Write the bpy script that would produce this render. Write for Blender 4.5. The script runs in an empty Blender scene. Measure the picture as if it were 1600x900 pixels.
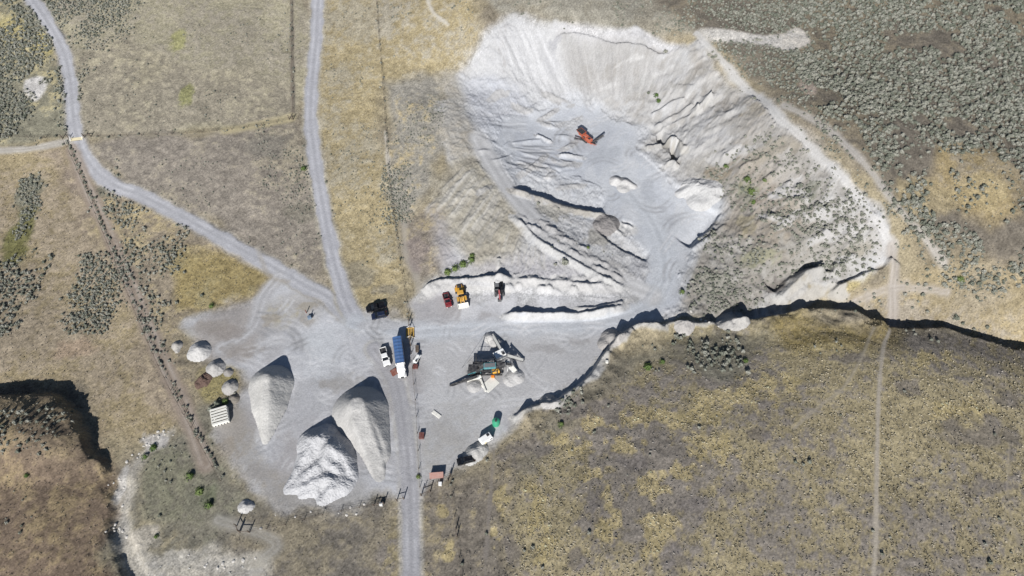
import bpy, math, random
import numpy as np
from mathutils import Vector, Matrix

random.seed(7)
RNG = np.random.default_rng(11)
R = math.radians
scene = bpy.context.scene

# ------------------------------------------------------------------ camera, sky, sun, exposure
CAM_H, PITCH, FPX = 175.0, R(57.0), 1067.0          # drone height (m), depression, focal length in photo pixels
cam_d = bpy.data.cameras.new('camera'); cam = bpy.data.objects.new('camera', cam_d)
scene.collection.objects.link(cam); scene.camera = cam
cam.location = (0, 0, CAM_H); cam.rotation_euler = (math.pi/2 - PITCH, 0, 0)
cam_d.sensor_width = 36.0; cam_d.lens = 36.0*FPX/1600.0; cam_d.clip_end = 20000.0; cam_d.clip_start = 1.0

SUN_ELEV, SHADOW_AZ = R(31.0), R(13.0)              # shadows fall away from the camera, 14 deg towards +X
world = bpy.data.worlds.new('World'); scene.world = world; world.use_nodes = True
wn = world.node_tree.nodes; wl = world.node_tree.links; wn.clear()
sky = wn.new('ShaderNodeTexSky'); sky.sky_type = 'NISHITA'; sky.sun_disc = False
sky.sun_elevation = SUN_ELEV; sky.sun_rotation = math.pi + SHADOW_AZ
sky.altitude = 1500; sky.air_density = 1.0; sky.dust_density = 0.6
bg = wn.new('ShaderNodeBackground'); bg.inputs['Strength'].default_value = 0.05
wo = wn.new('ShaderNodeOutputWorld'); wl.new(sky.outputs[0], bg.inputs[0]); wl.new(bg.outputs[0], wo.inputs[0])
sun_d = bpy.data.lights.new('sun', 'SUN'); sun_d.energy = 4.8; sun_d.angle = R(0.5); sun_d.color = (1.0, 0.975, 0.94)
sun = bpy.data.objects.new('sun', sun_d); scene.collection.objects.link(sun)
sd = Vector((math.sin(SHADOW_AZ)*math.cos(SUN_ELEV), math.cos(SHADOW_AZ)*math.cos(SUN_ELEV), -math.sin(SUN_ELEV)))
sun.rotation_euler = sd.to_track_quat('-Z', 'Y').to_euler(); sun.location = (0, 0, 300)
vs = scene.view_settings
vs.view_transform = 'Standard'; vs.look = 'None'; vs.gamma = 1.0; vs.use_curve_mapping = False; vs.exposure = 0.48
K = 1.22                                             # sunlit level of a flat white surface at this exposure
scene.cycles.max_bounces = 4; scene.cycles.diffuse_bounces = 2

# ------------------------------------------------------------------ small helpers
def lin(c):
    a = np.array(c, float)/255.0
    return np.where(a <= 0.04045, a/12.92, ((a+0.055)/1.055)**2.4)
def alb(r, g, b):
    a = lin((r, g, b))/K; m = float(np.mean(a))
    return np.clip(a/(1+0.45*max(0.0, m-.2)), 0.0, 0.6)

TBL = RNG.random((256, 256)).astype(np.float32)
def vnoise(x, y):
    xi = np.floor(x).astype(np.int64); yi = np.floor(y).astype(np.int64)
    fx = (x-xi).astype(np.float32); fy = (y-yi).astype(np.float32)
    fx = fx*fx*(3-2*fx); fy = fy*fy*(3-2*fy)
    x0 = xi & 255; y0 = yi & 255; x1 = (xi+1) & 255; y1 = (yi+1) & 255
    a = TBL[y0, x0]; b = TBL[y0, x1]; c = TBL[y1, x0]; d = TBL[y1, x1]
    return (a+(b-a)*fx)+((c+(d-c)*fx)-(a+(b-a)*fx))*fy
def fbm(x, y, scale, octs=4, seed=0, gain=0.5):
    s = 0.0; amp = 1.0; tot = 0.0; f = 1.0/scale
    ca, sa = 0.8, 0.6
    x = np.asarray(x, float)+seed*37.7; y = np.asarray(y, float)+seed*91.3
    for o in range(octs):
        s = s+amp*vnoise(x*f, y*f); tot += amp; amp *= gain; f *= 2.03
        x, y = ca*x-sa*y+13.1, sa*x+ca*y+7.7
    return s/tot
def sstep(a, b, x):
    t = np.clip((x-a)/(b-a), 0, 1); return t*t*(3-2*t)

# ------------------------------------------------------------------ terrain grid: fine where the photo looks, coarse out to the horizon
STEP = 0.42
def axis(lo, hi, far_lo, far_hi):
    core = np.arange(lo, hi+1e-6, STEP)
    def out(a, far):
        r = []; d = STEP*2
        while a < far: a += d; r.append(a); d *= 1.25
        return np.array(r)
    left = -out(-lo, far_lo)[::-1]; right = out(hi, far_hi)
    return np.concatenate([left, core, right])
XS = axis(-245.0, 245.0, 3000, 3000); YS = axis(12.0, 300.0, 2500, 4000)
NX, NY = len(XS), len(YS)
GX, GY = np.meshgrid(XS, YS)

def ray(u, v):
    u = np.asarray(u, float); v = np.asarray(v, float)
    a = (u-800.0)/FPX; b = (450.0-v)/FPX
    return a, math.cos(PITCH)+b*math.sin(PITCH), -math.sin(PITCH)+b*math.cos(PITCH)
def on_level(u, v, h):
    dx, dy, dz = ray(u, v); t = (CAM_H-np.asarray(h, float))/(-dz)
    return dx*t, dy*t
def sample(A, x, y):
    x = np.clip(np.asarray(x, float), XS[0], XS[-1]); y = np.clip(np.asarray(y, float), YS[0], YS[-1])
    i = np.clip(np.searchsorted(XS, x)-1, 0, NX-2); j = np.clip(np.searchsorted(YS, y)-1, 0, NY-2)
    fx = (x-XS[i])/(XS[i+1]-XS[i]); fy = (y-YS[j])/(YS[j+1]-YS[j])
    if A.ndim == 3: fx = fx[..., None]; fy = fy[..., None]
    return (A[j, i]*(1-fx)+A[j, i+1]*fx)*(1-fy)+(A[j+1, i]*(1-fx)+A[j+1, i+1]*fx)*fy

# surveyed spot heights: (photo u, photo v, metres above the yard)
SPOT = [
 (330,560,0),(450,520,0),(560,560,0),(600,700,0),(500,820,-.5),(640,850,-.5),(720,600,0),(850,560,.3),(900,490,.5),(760,480,.5),(1000,490,1),(420,640,0),(700,700,0),(560,740,0),
 (1030,400,1.5),(1000,320,2),(1080,350,2),(930,240,3),(900,180,3.5),(860,172,4),(960,200,3.5),(1000,250,3),
 (740,140,9),(760,110,12),(800,180,5.5),(770,230,6.5),(720,180,10),(700,250,8),(720,330,6),(760,400,4),(700,420,3),(690,300,6.5),
 (760,265,7),(830,345,5.5),(900,390,4),(980,440,1.5),(880,300,3),(940,350,2.5),(905,350,3),
 (805,28,23),(765,48,21),(850,52,21),(830,100,12.5),(790,110,13),
 (900,48,22),(1000,62,23),(1080,78,23),(1000,125,12),(960,150,6.5),(1040,170,9),(1020,100,16),(900,110,11),(920,150,5.5),
 (1080,130,17),(1120,110,23),(1150,160,20),(1060,190,8),(1040,235,4.5),(1100,200,13.5),(1180,180,23),(1230,210,25),(1300,270,25),(1360,340,22),(1390,390,17),
 (1120,250,10),(1160,300,10.5),(1120,335,4.5),(1200,350,11),(1250,300,17),(1300,350,16),(1200,420,7),(1120,400,3.5),(1060,400,2),(1080,450,1.5),(1150,450,3),(1250,430,7),(1330,420,11),(1280,400,10),
 (1300,100,26),(1450,50,27),(1590,20,27.5),(1500,200,26),(1590,250,26),(1450,300,23),(1550,350,22),(1500,400,17),(1590,430,15),(1450,450,10),(1550,480,8),(1480,490,6.5),(1590,520,6),(1400,480,6),(1330,470,4.5),(1410,390,17),
 (1200,30,27),(1000,10,26),(800,5,25),(650,20,19),
 (590,60,14),(600,150,11),(620,250,7),(630,350,3.5),(620,430,1),(500,10,14),(490,100,10),(490,200,7),(500,300,4),(520,400,1.5),
 (400,50,12),(300,20,13),(300,120,9),(200,150,8),(110,100,9),(60,30,12),(10,100,8),(20,200,5),(110,215,5),(200,250,5),(300,300,4),(400,250,6),(400,350,2.5),(350,420,1),(250,400,1.5),(150,350,1),(30,300,1),(10,380,-1),(100,450,-1),(200,500,-.5),(20,520,-1),(100,560,-1.5),(200,620,-1),(250,680,-1),(300,750,-1),(160,640,-1.5),
 (1000,560,2),(1100,530,2.5),(1200,520,4.5),(1300,515,7),(1400,530,8.5),(1500,540,8),(1595,562,8),(900,650,1.5),(800,720,.5),(750,850,0),(900,850,3),(1000,700,4),(1200,700,8),(1400,700,10),(1590,700,11),(1100,880,5),(1400,890,9),(1590,890,10),
 (1150,495,1.5),(1250,475,3),(1180,470,2.5),
 (20,690,-1.5),(60,720,-1.5),(100,800,-1.5),(30,870,-1.5),(160,880,-1.8),(165,810,-1.8),(225,850,-2),(300,880,-1.5),(400,890,-1),(230,760,-1.5)]
S = np.array(SPOT, float)
sx, sy = on_level(S[:, 0], S[:, 1], S[:, 2]); sh = S[:, 2]
far = np.array([(-330,-60,4),(0,-80,2),(330,-60,10),(330,150,20),(330,380,29),(0,400,30),(-330,380,18),(-330,150,4),(-180,330,16),(180,340,28.5)], float)
PX = np.concatenate([sx, far[:, 0]]); PY = np.concatenate([sy, far[:, 1]]); PH = np.concatenate([sh, far[:, 2]])
CQ = 9.0
n = len(PX)
M = np.zeros((n+1, n+1)); M[:n, :n] = np.sqrt((PX[:, None]-PX)**2+(PY[:, None]-PY)**2+CQ*CQ); M[:n, :n] -= np.eye(n)*0.6; M[:n, n] = 1; M[n, :n] = 1
wts = np.linalg.solve(M, np.concatenate([PH, [0]]))
qx = np.clip(GX, -330, 330); qy = np.clip(GY, -80, 400)
Z = np.full(GX.shape, wts[n])
for k in range(n):
    Z += wts[k]*np.sqrt((qx-PX[k])**2+(qy-PY[k])**2+CQ*CQ)
farness = sstep(60, 900, np.hypot(GX-qx, GY-qy))
Z += farness*(fbm(GX, GY, 700, 4, 3)-0.35)*180
MACRO = Z.copy()

def at(u, v, A=None):
    """ground point (x, y, z) seen at a photo pixel, found on the surveyed surface"""
    A = MACRO if A is None else A
    u = np.asarray(u, float); v = np.asarray(v, float)
    h = np.zeros(u.shape)
    for _ in range(40):
        x, y = on_level(u, v, h); h = h*0.4+0.6*sample(A, x, y)
    return x, y, h
def pts(px):
    a = np.array(px, float); x, y, _ = at(a[:, 0], a[:, 1]); return np.stack([x, y], 1)
def smooth(P, k=3):
    """Catmull-Rom through the points"""
    P = np.asarray(P, float)
    if len(P) < 3: return P
    Q = np.concatenate([[2*P[0]-P[1]], P, [2*P[-1]-P[-2]]]); out = []
    for i in range(1, len(Q)-2):
        for t in np.linspace(0, 1, k, endpoint=False):
            a, b, c, d = Q[i-1], Q[i], Q[i+1], Q[i+2]
            out.append(0.5*((2*b)+(c-a)*t+(2*a-5*b+4*c-d)*t*t+(3*b-3*c+d-a)*t**3))
    out.append(P[-1]); return np.array(out)

class Win: pass
def window(P, m):
    w = Win()
    i0 = max(0, np.searchsorted(XS, P[:, 0].min()-m)-1); i1 = min(NX, np.searchsorted(XS, P[:, 0].max()+m)+1)
    j0 = max(0, np.searchsorted(YS, P[:, 1].min()-m)-1); j1 = min(NY, np.searchsorted(YS, P[:, 1].max()+m)+1)
    w.s = (slice(j0, j1), slice(i0, i1)); w.x = GX[w.s]; w.y = GY[w.s]; return w
def line_field(P, m):
    """distance, fraction along and side (+ = left of travel) of a polyline, in a window round it"""
    w = window(P, m); w.d = np.full(w.x.shape, 1e9); w.t = np.zeros(w.x.shape); w.side = np.ones(w.x.shape)
    L = np.concatenate([[0], np.cumsum(np.hypot(*np.diff(P, axis=0).T))]); w.len = L[-1]
    for k in range(len(P)-1):
        a = P[k]; e = P[k+1]-a; l2 = e@e+1e-9
        rx = w.x-a[0]; ry = w.y-a[1]
        t = np.clip((rx*e[0]+ry*e[1])/l2, 0, 1)
        d = np.hypot(rx-t*e[0], ry-t*e[1]); b = d < w.d
        w.d = np.where(b, d, w.d); w.t = np.where(b, (L[k]+t*math.sqrt(l2))/L[-1], w.t)
        w.side = np.where(b, np.sign(e[0]*ry-e[1]*rx), w.side)
    return w
def poly_field(P, m):
    """signed distance to a polygon, + inside"""
    Q = np.concatenate([P, P[:1]]); w = line_field(Q, m)
    ins = np.zeros(w.x.shape, bool)
    for k in range(len(P)):
        (x0, y0), (x1, y1) = Q[k], Q[k+1]
        if y0 == y1: continue
        c = ((y0 > w.y) != (y1 > w.y)) & (w.x < (x1-x0)*(w.y-y0)/(y1-y0)+x0); ins ^= c
    w.sd = np.where(ins, w.d, -w.d); return w
def poly_mask(px, soft=2.0, rag=3.0, scale=9.0, seed=1):
    P = smooth(np.concatenate([pts(px), pts(px)[:1]]), 3)[:-1]
    w = poly_field(P, soft+rag+2)
    w.m = sstep(-soft, soft, w.sd+(fbm(w.x, w.y, scale, 4, seed)-0.5)*2*rag)
    return w

# ------------------------------------------------------------------ ground relief and ground colours
COL = np.zeros(GX.shape+(3,)); COL[:] = alb(152, 140, 112)
def mixin(w, m, c): 
    m = np.asarray(m)[..., None]; COL[w.s] = COL[w.s]*(1-m)+np.asarray(c)*m
ALL = Win(); ALL.s = (slice(0, NY), slice(0, NX)); ALL.x = GX; ALL.y = GY
NA = fbm(GX, GY, 38, 5, 1); NB = fbm(GX, GY, 14, 5, 2); NC = fbm(GX, GY, 5, 4, 3); ND = fbm(GX, GY, 1.7, 3, 4)
SPK = RNG.random(GX.shape)
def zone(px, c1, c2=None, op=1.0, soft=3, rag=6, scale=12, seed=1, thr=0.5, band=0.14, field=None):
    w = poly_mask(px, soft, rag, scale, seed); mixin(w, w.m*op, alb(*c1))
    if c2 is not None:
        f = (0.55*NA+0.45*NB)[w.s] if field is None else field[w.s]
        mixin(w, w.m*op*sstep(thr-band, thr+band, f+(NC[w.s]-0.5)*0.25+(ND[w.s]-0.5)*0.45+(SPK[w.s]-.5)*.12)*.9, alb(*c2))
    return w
def blob(u, v, ru, rv, c, op=0.8, rag=0.5, seed=5):
    x, y, h = at(u, v); x, y = float(x), float(y)
    x1, _, _ = at(u+ru, v); _, y1, _ = at(u, v-rv)
    a = abs(float(x1)-x); b = abs(float(y1)-y)
    w = window(np.array([[x-a*1.6, y-b*1.6], [x+a*1.6, y+b*1.6]]), 1)
    q = np.hypot((w.x-x)/a, (w.y-y)/b)+(fbm(w.x, w.y, max(2.0, min(a, b)*0.8), 4, seed)-0.5)*2*rag
    mixin(w, (1-sstep(0.6, 1.1, q))*op, alb(*c))

# --- broad zones of the land
mixin(ALL, sstep(0.42, 0.6, 0.5*NA+0.5*NB), alb(136, 126, 108))
zone([(60,0),(460,-10),(457,190),(330,205),(130,212),(112,120),(95,60)], (172,164,136), (146,138,122), thr=0.53)
zone([(100,90),(200,60),(330,110),(440,120),(452,180),(300,200),(140,208),(115,150)], (146,137,122), (168,159,130), op=.75, thr=0.55)
zone([(128,222),(330,208),(460,190),(485,250),(505,330),(515,420),(470,430),(400,390),(300,335),(200,290),(150,262)], (144,135,123), (156,146,124), thr=0.56)
zone([(505,-10),(588,-10),(606,250),(632,420),(636,470),(560,480),(540,430),(515,330),(500,260),(495,120)], (172,156,116), (154,146,126), thr=0.52)
zone([(590,-10),(745,-10),(740,60),(700,130),(690,190),(610,210),(598,100)], (172,156,116), (156,149,133), thr=0.5)
zone([(600,130),(690,130),(720,200),(690,260),(640,350),(625,330),(606,230)], (152,147,136), (168,151,110), thr=0.58)
zone([(745,-10),(1100,-10),(1110,45),(1000,40),(900,38),(830,20),(780,18)], (152,145,128), (138,134,122), thr=0.5)
zone([(1000,-10),(1650,-10),(1650,480),(1500,460),(1400,330),(1290,190),(1150,100),(1090,45)], (116,108,96), (130,119,98), thr=0.56)
zone([(1400,440),(1650,420),(1650,570),(1560,530),(1400,505),(1310,470)], (168,151,112), (144,135,121), thr=0.53)
zone([(-60,-20),(45,-10),(95,90),(105,212),(-60,225)], (138,134,114), (172,160,118), thr=0.52)
zone([(-60,228),(110,222),(150,320),(230,500),(300,660),(250,690),(200,700),(140,640),(120,595),(-60,615)], (164,148,112), (152,138,117), thr=0.5)
zone([(60,240),(112,240),(170,380),(230,520),(300,660),(290,700),(240,600),(190,470),(120,330)], (152,137,121), (160,145,118), thr=0.55)
zone([(118,240),(200,300),(300,345),(430,425),(420,455),(330,480),(290,520),(300,640),(230,520),(170,380)], (150,137,117), (166,150,110), thr=0.55)
zone([(290,400),(420,420),(430,450),(300,490),(270,470)], (158,140,86), (138,128,94), thr=0.55, op=.9)
zone([(-60,615),(60,600),(120,605),(150,690),(195,745),(190,920),(-60,920)], (128,110,92), (144,126,92), thr=0.54)
zone([(195,745),(260,690),(330,720),(370,800),(640,790),(640,920),(190,920)], (128,123,108), (142,132,106), thr=0.55)
zone([(215,690),(262,675),(300,640),(345,640),(345,720),(390,790),(330,830),(225,800)], (128,123,108), (122,120,98), thr=0.55)
zone([(380,815),(632,785),(636,920),(360,920)], (124,117,107), (136,126,104), thr=0.55)
zone([(655,750),(760,735),(900,640),(1040,530),(1200,505),(1400,515),(1660,565),(1660,930),(650,930)], (160,147,112), (122,115,109), thr=0.52, band=.09)
zone([(660,755),(760,735),(900,640),(960,610),(880,700),(800,760),(780,920),(655,920)], (124,116,107), (152,138,102), thr=0.56, op=.9)
zone([(800,730),(870,640),(960,555),(1100,530),(1200,520),(1170,560),(1000,580),(920,650),(830,740)], (122,118,103), (112,104,88), thr=0.55, op=.8, rag=4)
zone([(1200,500),(1390,512),(1380,545),(1240,560)], (148,130,74), (128,116,88), thr=0.55, op=.8)
zone([(1480,230),(1560,240),(1600,330),(1560,360),(1480,330),(1440,290)], (166,147,104), (140,130,112), thr=.5)
zone([(1400,260),(1450,330),(1560,420),(1650,440),(1650,500),(1480,470),(1400,360)], (134,122,96), None, op=.6)
for b in [(30,370,22,55,(98,100,42)),(15,45,30,25,(176,162,104)),(75,60,22,25,(178,164,98)),(150,300,20,10,(120,118,102)),(45,300,20,40,(122,122,106)),
          (1450,310,60,30,(168,152,114)),(1530,300,45,30,(174,156,112)),(770,655,40,20,(140,134,104)),(314,775,24,30,(122,120,102)),(326,775,14,16,(108,112,88)),(340,595,35,30,(150,138,84)),
          (290,150,12,22,(140,140,82)),(280,60,14,20,(150,148,90)),(720,415,28,16,(100,110,72)),(530,780,60,14,(112,108,98)),(1120,570,40,25,(124,120,104)),
          (1165,290,14,22,(110,124,72)),(1210,395,25,12,(132,128,92)),(1130,265,30,18,(150,132,104)),(1200,320,35,18,(140,122,108)),(1180,430,30,18,(146,140,112)),
          (1330,440,30,20,(160,146,96)),(1280,345,40,16,(148,138,124)),(470,330,30,20,(128,122,108)),(420,230,40,25,(128,122,112)),(560,430,30,20,(140,132,112))]:
    blob(*b)

for b in [(870,685,18,10),(905,700,16,10),(930,660,24,14),(975,690,26,14),(1000,650,24,12),(782,790,14,24),(772,832,12,14),(840,800,16,34),(852,862,16,22),(832,762,14,10),(950,800,20,36),(1012,762,24,20),(1022,836,30,36),(920,742,18,10),(1080,650,50,16),(1150,620,50,16),(1110,700,36,18),(1200,600,40,16),(1060,740,24,16),(690,800,8,10),(700,860,8,14),(1290,545,40,10),(1500,640,40,14),(1450,560,40,10)]:
    blob(*b, (178,161,110), op=.75, rag=1.6)
for b in [(1090,790,32,16),(1140,762,26,10),(1050,856,24,26),(930,800,12,30),(1180,682,20,9),(1540,680,60,26),(1530,760,40,16),(900,640,40,14),(990,720,20,12),(820,700,40,20),(1420,600,30,14),(1330,560,40,10),(1580,620,30,20),(900,880,20,20),(800,850,14,30)]:
    blob(*b, (118,111,107), op=.7, rag=1.2)
# --- gravel, pit and roads -------------------------------------------------
SURF = np.zeros(GX.shape, np.int8)          # 0 ground, 1.. = pieces of the setting listed in SURF_NAMES
SURF_NAMES = ['ground']
LOOSE = np.zeros(GX.shape, np.float32)      # freshly pushed spoil
ROUGH = np.ones(GX.shape, np.float32)       # how much grass roughness the ground has
def claim(w, m, name):
    if name not in SURF_NAMES: SURF_NAMES.append(name)
    k = SURF_NAMES.index(name); a = SURF[w.s]; a[m > 0.5] = k; SURF[w.s] = a
def bare(w, m): ROUGH[w.s] = np.minimum(ROUGH[w.s], 1-m)

# the whole excavation, rim to floor
pit_px = [(748,78),(768,44),(805,24),(850,44),(880,50),(1000,52),(1085,72),(1120,108),(1185,152),(1235,198),(1305,262),(1362,322),(1394,382),(1386,425),(1300,440),(1240,440),(1200,490),(1080,492),(1040,500),(1000,455),
          (960,448),(800,440),(720,440),(690,428),(672,380),(668,330),(690,300),(700,250),(690,200),(700,140),(728,105)]
w = poly_mask(pit_px, 1.5, 4, 7, 2); PITW = w
mixin(w, w.m, alb(192,192,193)); mixin(w, w.m*sstep(.42,.62,NB[w.s]*.4+NC[w.s]*.4+ND[w.s]*.2), alb(172,170,168)); bare(w, w.m*.85); claim(w, w.m, 'quarry_slope')
# vegetated east slope
zone([(1075,260),(1130,225),(1200,215),(1290,280),(1350,350),(1380,400),(1330,440),(1230,440),(1180,480),(1080,480),(1070,420),(1110,350)], (156,152,145), (136,130,121), op=.92, thr=.5, rag=6)
zone([(1140,230),(1230,250),(1270,330),(1200,400),(1130,330)], (156,146,134), (146,136,120), op=.7, thr=.5)
# brown west flank with dozer stripes, and lower tongue
zone([(700,250),(745,235),(790,300),(815,360),(790,420),(740,420),(700,360),(672,300)], (160,152,134), (172,166,150), op=.9, thr=.52, rag=3)
zone([(628,345),(690,320),(700,380),(688,425),(650,440),(634,400)], (142,132,120), (160,144,104), op=.9, thr=.58, rag=3)
zone([(690,120),(735,110),(725,180),(760,215),(720,250),(690,230)], (172,167,157), (160,152,138), op=.8, rag=3)
# bright faces
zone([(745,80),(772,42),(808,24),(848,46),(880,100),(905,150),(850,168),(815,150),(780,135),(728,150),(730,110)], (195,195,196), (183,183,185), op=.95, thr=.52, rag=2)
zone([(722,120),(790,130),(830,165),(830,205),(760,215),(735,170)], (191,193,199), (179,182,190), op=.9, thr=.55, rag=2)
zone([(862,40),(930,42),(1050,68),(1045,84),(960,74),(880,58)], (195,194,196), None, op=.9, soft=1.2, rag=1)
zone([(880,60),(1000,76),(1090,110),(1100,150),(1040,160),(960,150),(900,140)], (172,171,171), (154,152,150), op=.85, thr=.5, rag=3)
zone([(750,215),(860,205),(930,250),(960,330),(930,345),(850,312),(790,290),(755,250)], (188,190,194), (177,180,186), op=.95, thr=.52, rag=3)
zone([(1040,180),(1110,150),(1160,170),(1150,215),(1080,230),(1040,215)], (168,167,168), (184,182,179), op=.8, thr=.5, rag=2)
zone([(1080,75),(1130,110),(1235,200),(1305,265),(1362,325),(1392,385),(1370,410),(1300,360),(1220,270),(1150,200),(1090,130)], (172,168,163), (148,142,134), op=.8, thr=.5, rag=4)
zone([(690,432),(770,428),(830,420),(960,440),(985,470),(900,480),(780,484),(690,495),(648,480),(660,445)], (190,190,191), (180,180,181), op=.95, thr=.5, rag=2)
zone([(740,420),(820,395),(900,425),(960,445),(830,436)], (181,179,182), (171,168,172), op=.8, rag=3)
zone([(668,330),(690,340),(700,380),(740,420),(700,425),(684,380)], (171,168,172), None, op=.7, rag=3)

# gravel yard
yard_px = [(296,505),(330,486),(392,468),(430,438),(472,446),(505,462),(545,478),(600,486),(640,500),(656,470),(690,450),(780,470),(960,470),(1040,480),(1002,506),(978,518),(952,545),(926,582),(890,606),(838,634),(790,660),(762,686),(745,712),(712,732),(664,742),(648,772),(592,774),(560,788),(455,786),(400,756),(348,700),(338,660),(372,634),(384,600),(350,560),(312,552)]
w = poly_mask(yard_px, 2.5, 4.0, 8, 6); YARDW = w
mixin(w, w.m*.97, alb(197,198,203)); mixin(w, w.m*sstep(.4,.58,NA[w.s]*.3+NB[w.s]*.4+NC[w.s]*.3), alb(181,180,182)); mixin(w, w.m*.7*sstep(.5,.62,fbm(w.x*.6, w.y*1.6, 9, 5, 17)), alb(160,156,156)); mixin(w, w.m*.7*sstep(.54,.64,fbm(w.x*1.4, w.y*.7, 11, 5, 27)), alb(210,211,215)); bare(w, w.m); claim(w, w.m, 'gravel_yard')
zone([(300,508),(330,488),(395,470),(410,500),(395,560),(350,562),(312,550)], (156,150,146), (168,162,158), op=.9, thr=.5, rag=3)
zone([(336,640),(380,620),(395,690),(440,750),(455,786),(400,756),(350,700)], (158,155,152), (148,140,128), op=.8, thr=.5, rag=3)
zone([(655,560),(700,520),(900,515),(960,530),(900,600),(800,640),(720,640),(665,650)], (200,199,199), (186,185,186), op=.8, thr=.5, rag=4)
zone([(660,640),(760,640),(760,690),(712,728),(664,738)], (184,183,183), (166,163,158), op=.8, thr=.5, rag=4)
zone([(470,520),(520,510),(525,560),(505,600),(480,570)], (204,207,211), None, op=.8, rag=2)
zone([(440,600),(560,580),(620,600),(640,700),(600,740),(470,690)], (182,182,185), (164,162,165), op=.8, rag=4)
zone([(480,740),(560,745),(560,790),(460,790),(430,770)], (150,147,143), None, op=.6, rag=3)
zone([(410,480),(455,462),(500,475),(490,500),(440,510)], (166,160,152), (172,160,118), op=.7, rag=2)

# pit floor
floor_px = [(800,178),(840,160),(885,158),(930,165),(985,205),(1010,250),(1050,300),(1120,318),(1112,350),(1075,385),(1062,430),(1050,480),(1000,490),(1010,440),(1000,390),(955,335),(930,300),(880,275),(820,250),(785,225)]
w = poly_mask(floor_px, 5, 5, 9, 9)
mixin(w, w.m*.95, alb(204,208,215)); mixin(w, w.m*sstep(.4,.6,NB[w.s]*.5+NC[w.s]*.5)*.8, alb(187,191,199)); mixin(w, w.m*.5*sstep(.5,.64,fbm(w.x*1.5, w.y*.6, 7, 4, 19)), alb(212,214,217)); claim(w, w.m, 'pit_floor'); bare(w, w.m)
blob(948,352,22,14,(150,145,143),.9,.2); blob(975,358,24,13,(214,212,209),.95,.15)

for b in [(1185,170,30,12,(150,142,128)),(1215,235,40,18,(150,142,128)),(1130,268,34,18,(140,128,108)),(1205,305,40,22,(142,130,118)),(1170,300,16,26,(120,124,92)),(1290,300,30,18,(180,178,175)),(1322,330,24,14,(188,186,183)),(1345,362,18,18,(186,184,181)),
          (1110,445,40,22,(150,147,136)),(1216,442,22,14,(104,98,94)),(1262,300,18,12,(118,120,104)),(1240,380,40,14,(150,146,138)),(1150,385,20,12,(176,172,166)),(1165,350,14,22,(150,140,112)),(1185,400,26,14,(140,138,112)),(1330,395,30,12,(150,144,130)),(1000,140,30,14,(158,157,155)),(930,95,26,20,(160,159,158)),(1050,110,24,12,(164,162,160)),(860,90,14,30,(158,158,162)),(790,75,10,30,(166,164,164)),(1100,225,24,14,(158,157,158)),(870,330,40,12,(164,160,150)),(930,375,34,14,(156,152,144)),(760,150,16,20,(178,180,186)),(845,250,30,14,(180,182,188))]:
    blob(*b, op=.85, rag=1.1)
for b in [(960,110,30,14),(1010,150,30,12),(920,120,14,18),(1060,140,26,12),(1090,110,24,10),(1130,150,26,12),(1160,190,30,12),(1200,215,26,10),(1260,255,22,12),(1120,195,20,12)]:
    blob(*b, (142,138,132), op=.6, rag=1.3)
for b in [(985,95,24,5),(1035,112,20,4),(1075,150,18,4),(945,138,18,5)]:
    blob(*b, (196,195,194), op=.7, rag=1.0)
# roads -----------------------------------------------------------------
def road(px, width, col, name, op=1.0, soft=0.5, rag=0.5, ruts=True, edge=None, rutcol=None, k=5):
    P = smooth(pts(px), k); w = line_field(P, width+4)
    dd = w.d+(fbm(w.x, w.y, 4, 3, 8)-0.5)*2*rag
    m = 1-sstep(width/2-soft, width/2+soft, dd)
    if edge is not None:
        e = (1-sstep(0.0, 1.2, np.abs(dd-width/2-0.3)))*0.7; mixin(w, e*op, alb(*edge))
    mixin(w, m*op, alb(*col))
    if ruts:
        rc = rutcol or tuple(min(255, c+20) for c in col)
        rr = np.exp(-((w.d-width*0.22)/(width*0.09))**2)*(.5+fbm(w.x, w.y, 6, 3, 12))
        mixin(w, np.clip(m*rr*0.9*op, 0, 1), alb(*rc)); mixin(w, m*np.exp(-(w.d/(width*.08))**2)*.45*op, alb(*[max(0, c-16) for c in col])); mixin(w, m*op*.5*sstep(.52, .62, NC[w.s]), alb(*[max(0, c-12) for c in col]))
    claim(w, m, name) if name else None; bare(w, m)
    # a graded road lies a little proud and even
    return w, m
road([(45,-8),(75,35),(97,75),(107,110),(112,150),(115,190),(121,215),(130,240),(150,268),(180,290),(215,303),(260,325),(310,352),(360,380),(410,408),(450,430),(480,448),(510,462),(540,490),(560,506)], 4.7, (174,174,179), 'gravel_road', edge=(158,152,142), rag=.8)
road([(497,-8),(495,50),(490,100),(486,150),(485,190),(490,230),(497,280),(508,340),(518,390),(528,430),(540,470),(556,502)], 4.7, (172,172,178), 'gravel_road', edge=(172,165,148), rag=.8)
road([(585,545),(615,590),(628,640),(636,700),(640,760),(642,830),(643,910)], 4.4, (168,167,171), 'gravel_road', edge=(184,180,172), rag=.25)
road([(550,505),(600,515),(640,520),(700,516),(800,512),(900,508),(960,500),(1000,485),(1025,465),(1037,440),(1038,410),(1030,370),(1015,340),(990,310),(960,270)], 6.0, (192,196,202), None, op=.75, soft=2.2, rag=1.2)
road([(1088,52),(1112,78),(1140,108),(1190,155),(1215,182),(1245,208),(1285,248),(1330,292),(1360,330),(1380,360),(1393,386)], 2.4, (196,194,192), 'dirt_track', op=.75, soft=.9, rag=1.2)
road([(1225,165),(1290,200),(1330,235),(1370,280),(1400,320),(1440,365),(1475,410)], 2.2, (176,171,165), 'dirt_track', op=.65, soft=.8, rag=.6)
road([(1393,386),(1394,440),(1400,490),(1402,506)], 2.8, (158,150,142), 'dirt_track', op=.8, soft=.8)
road([(1310,480),(1360,462),(1400,450),(1450,452),(1480,456)], 2.2, (158,150,142), None, op=.6, soft=.9)
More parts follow.
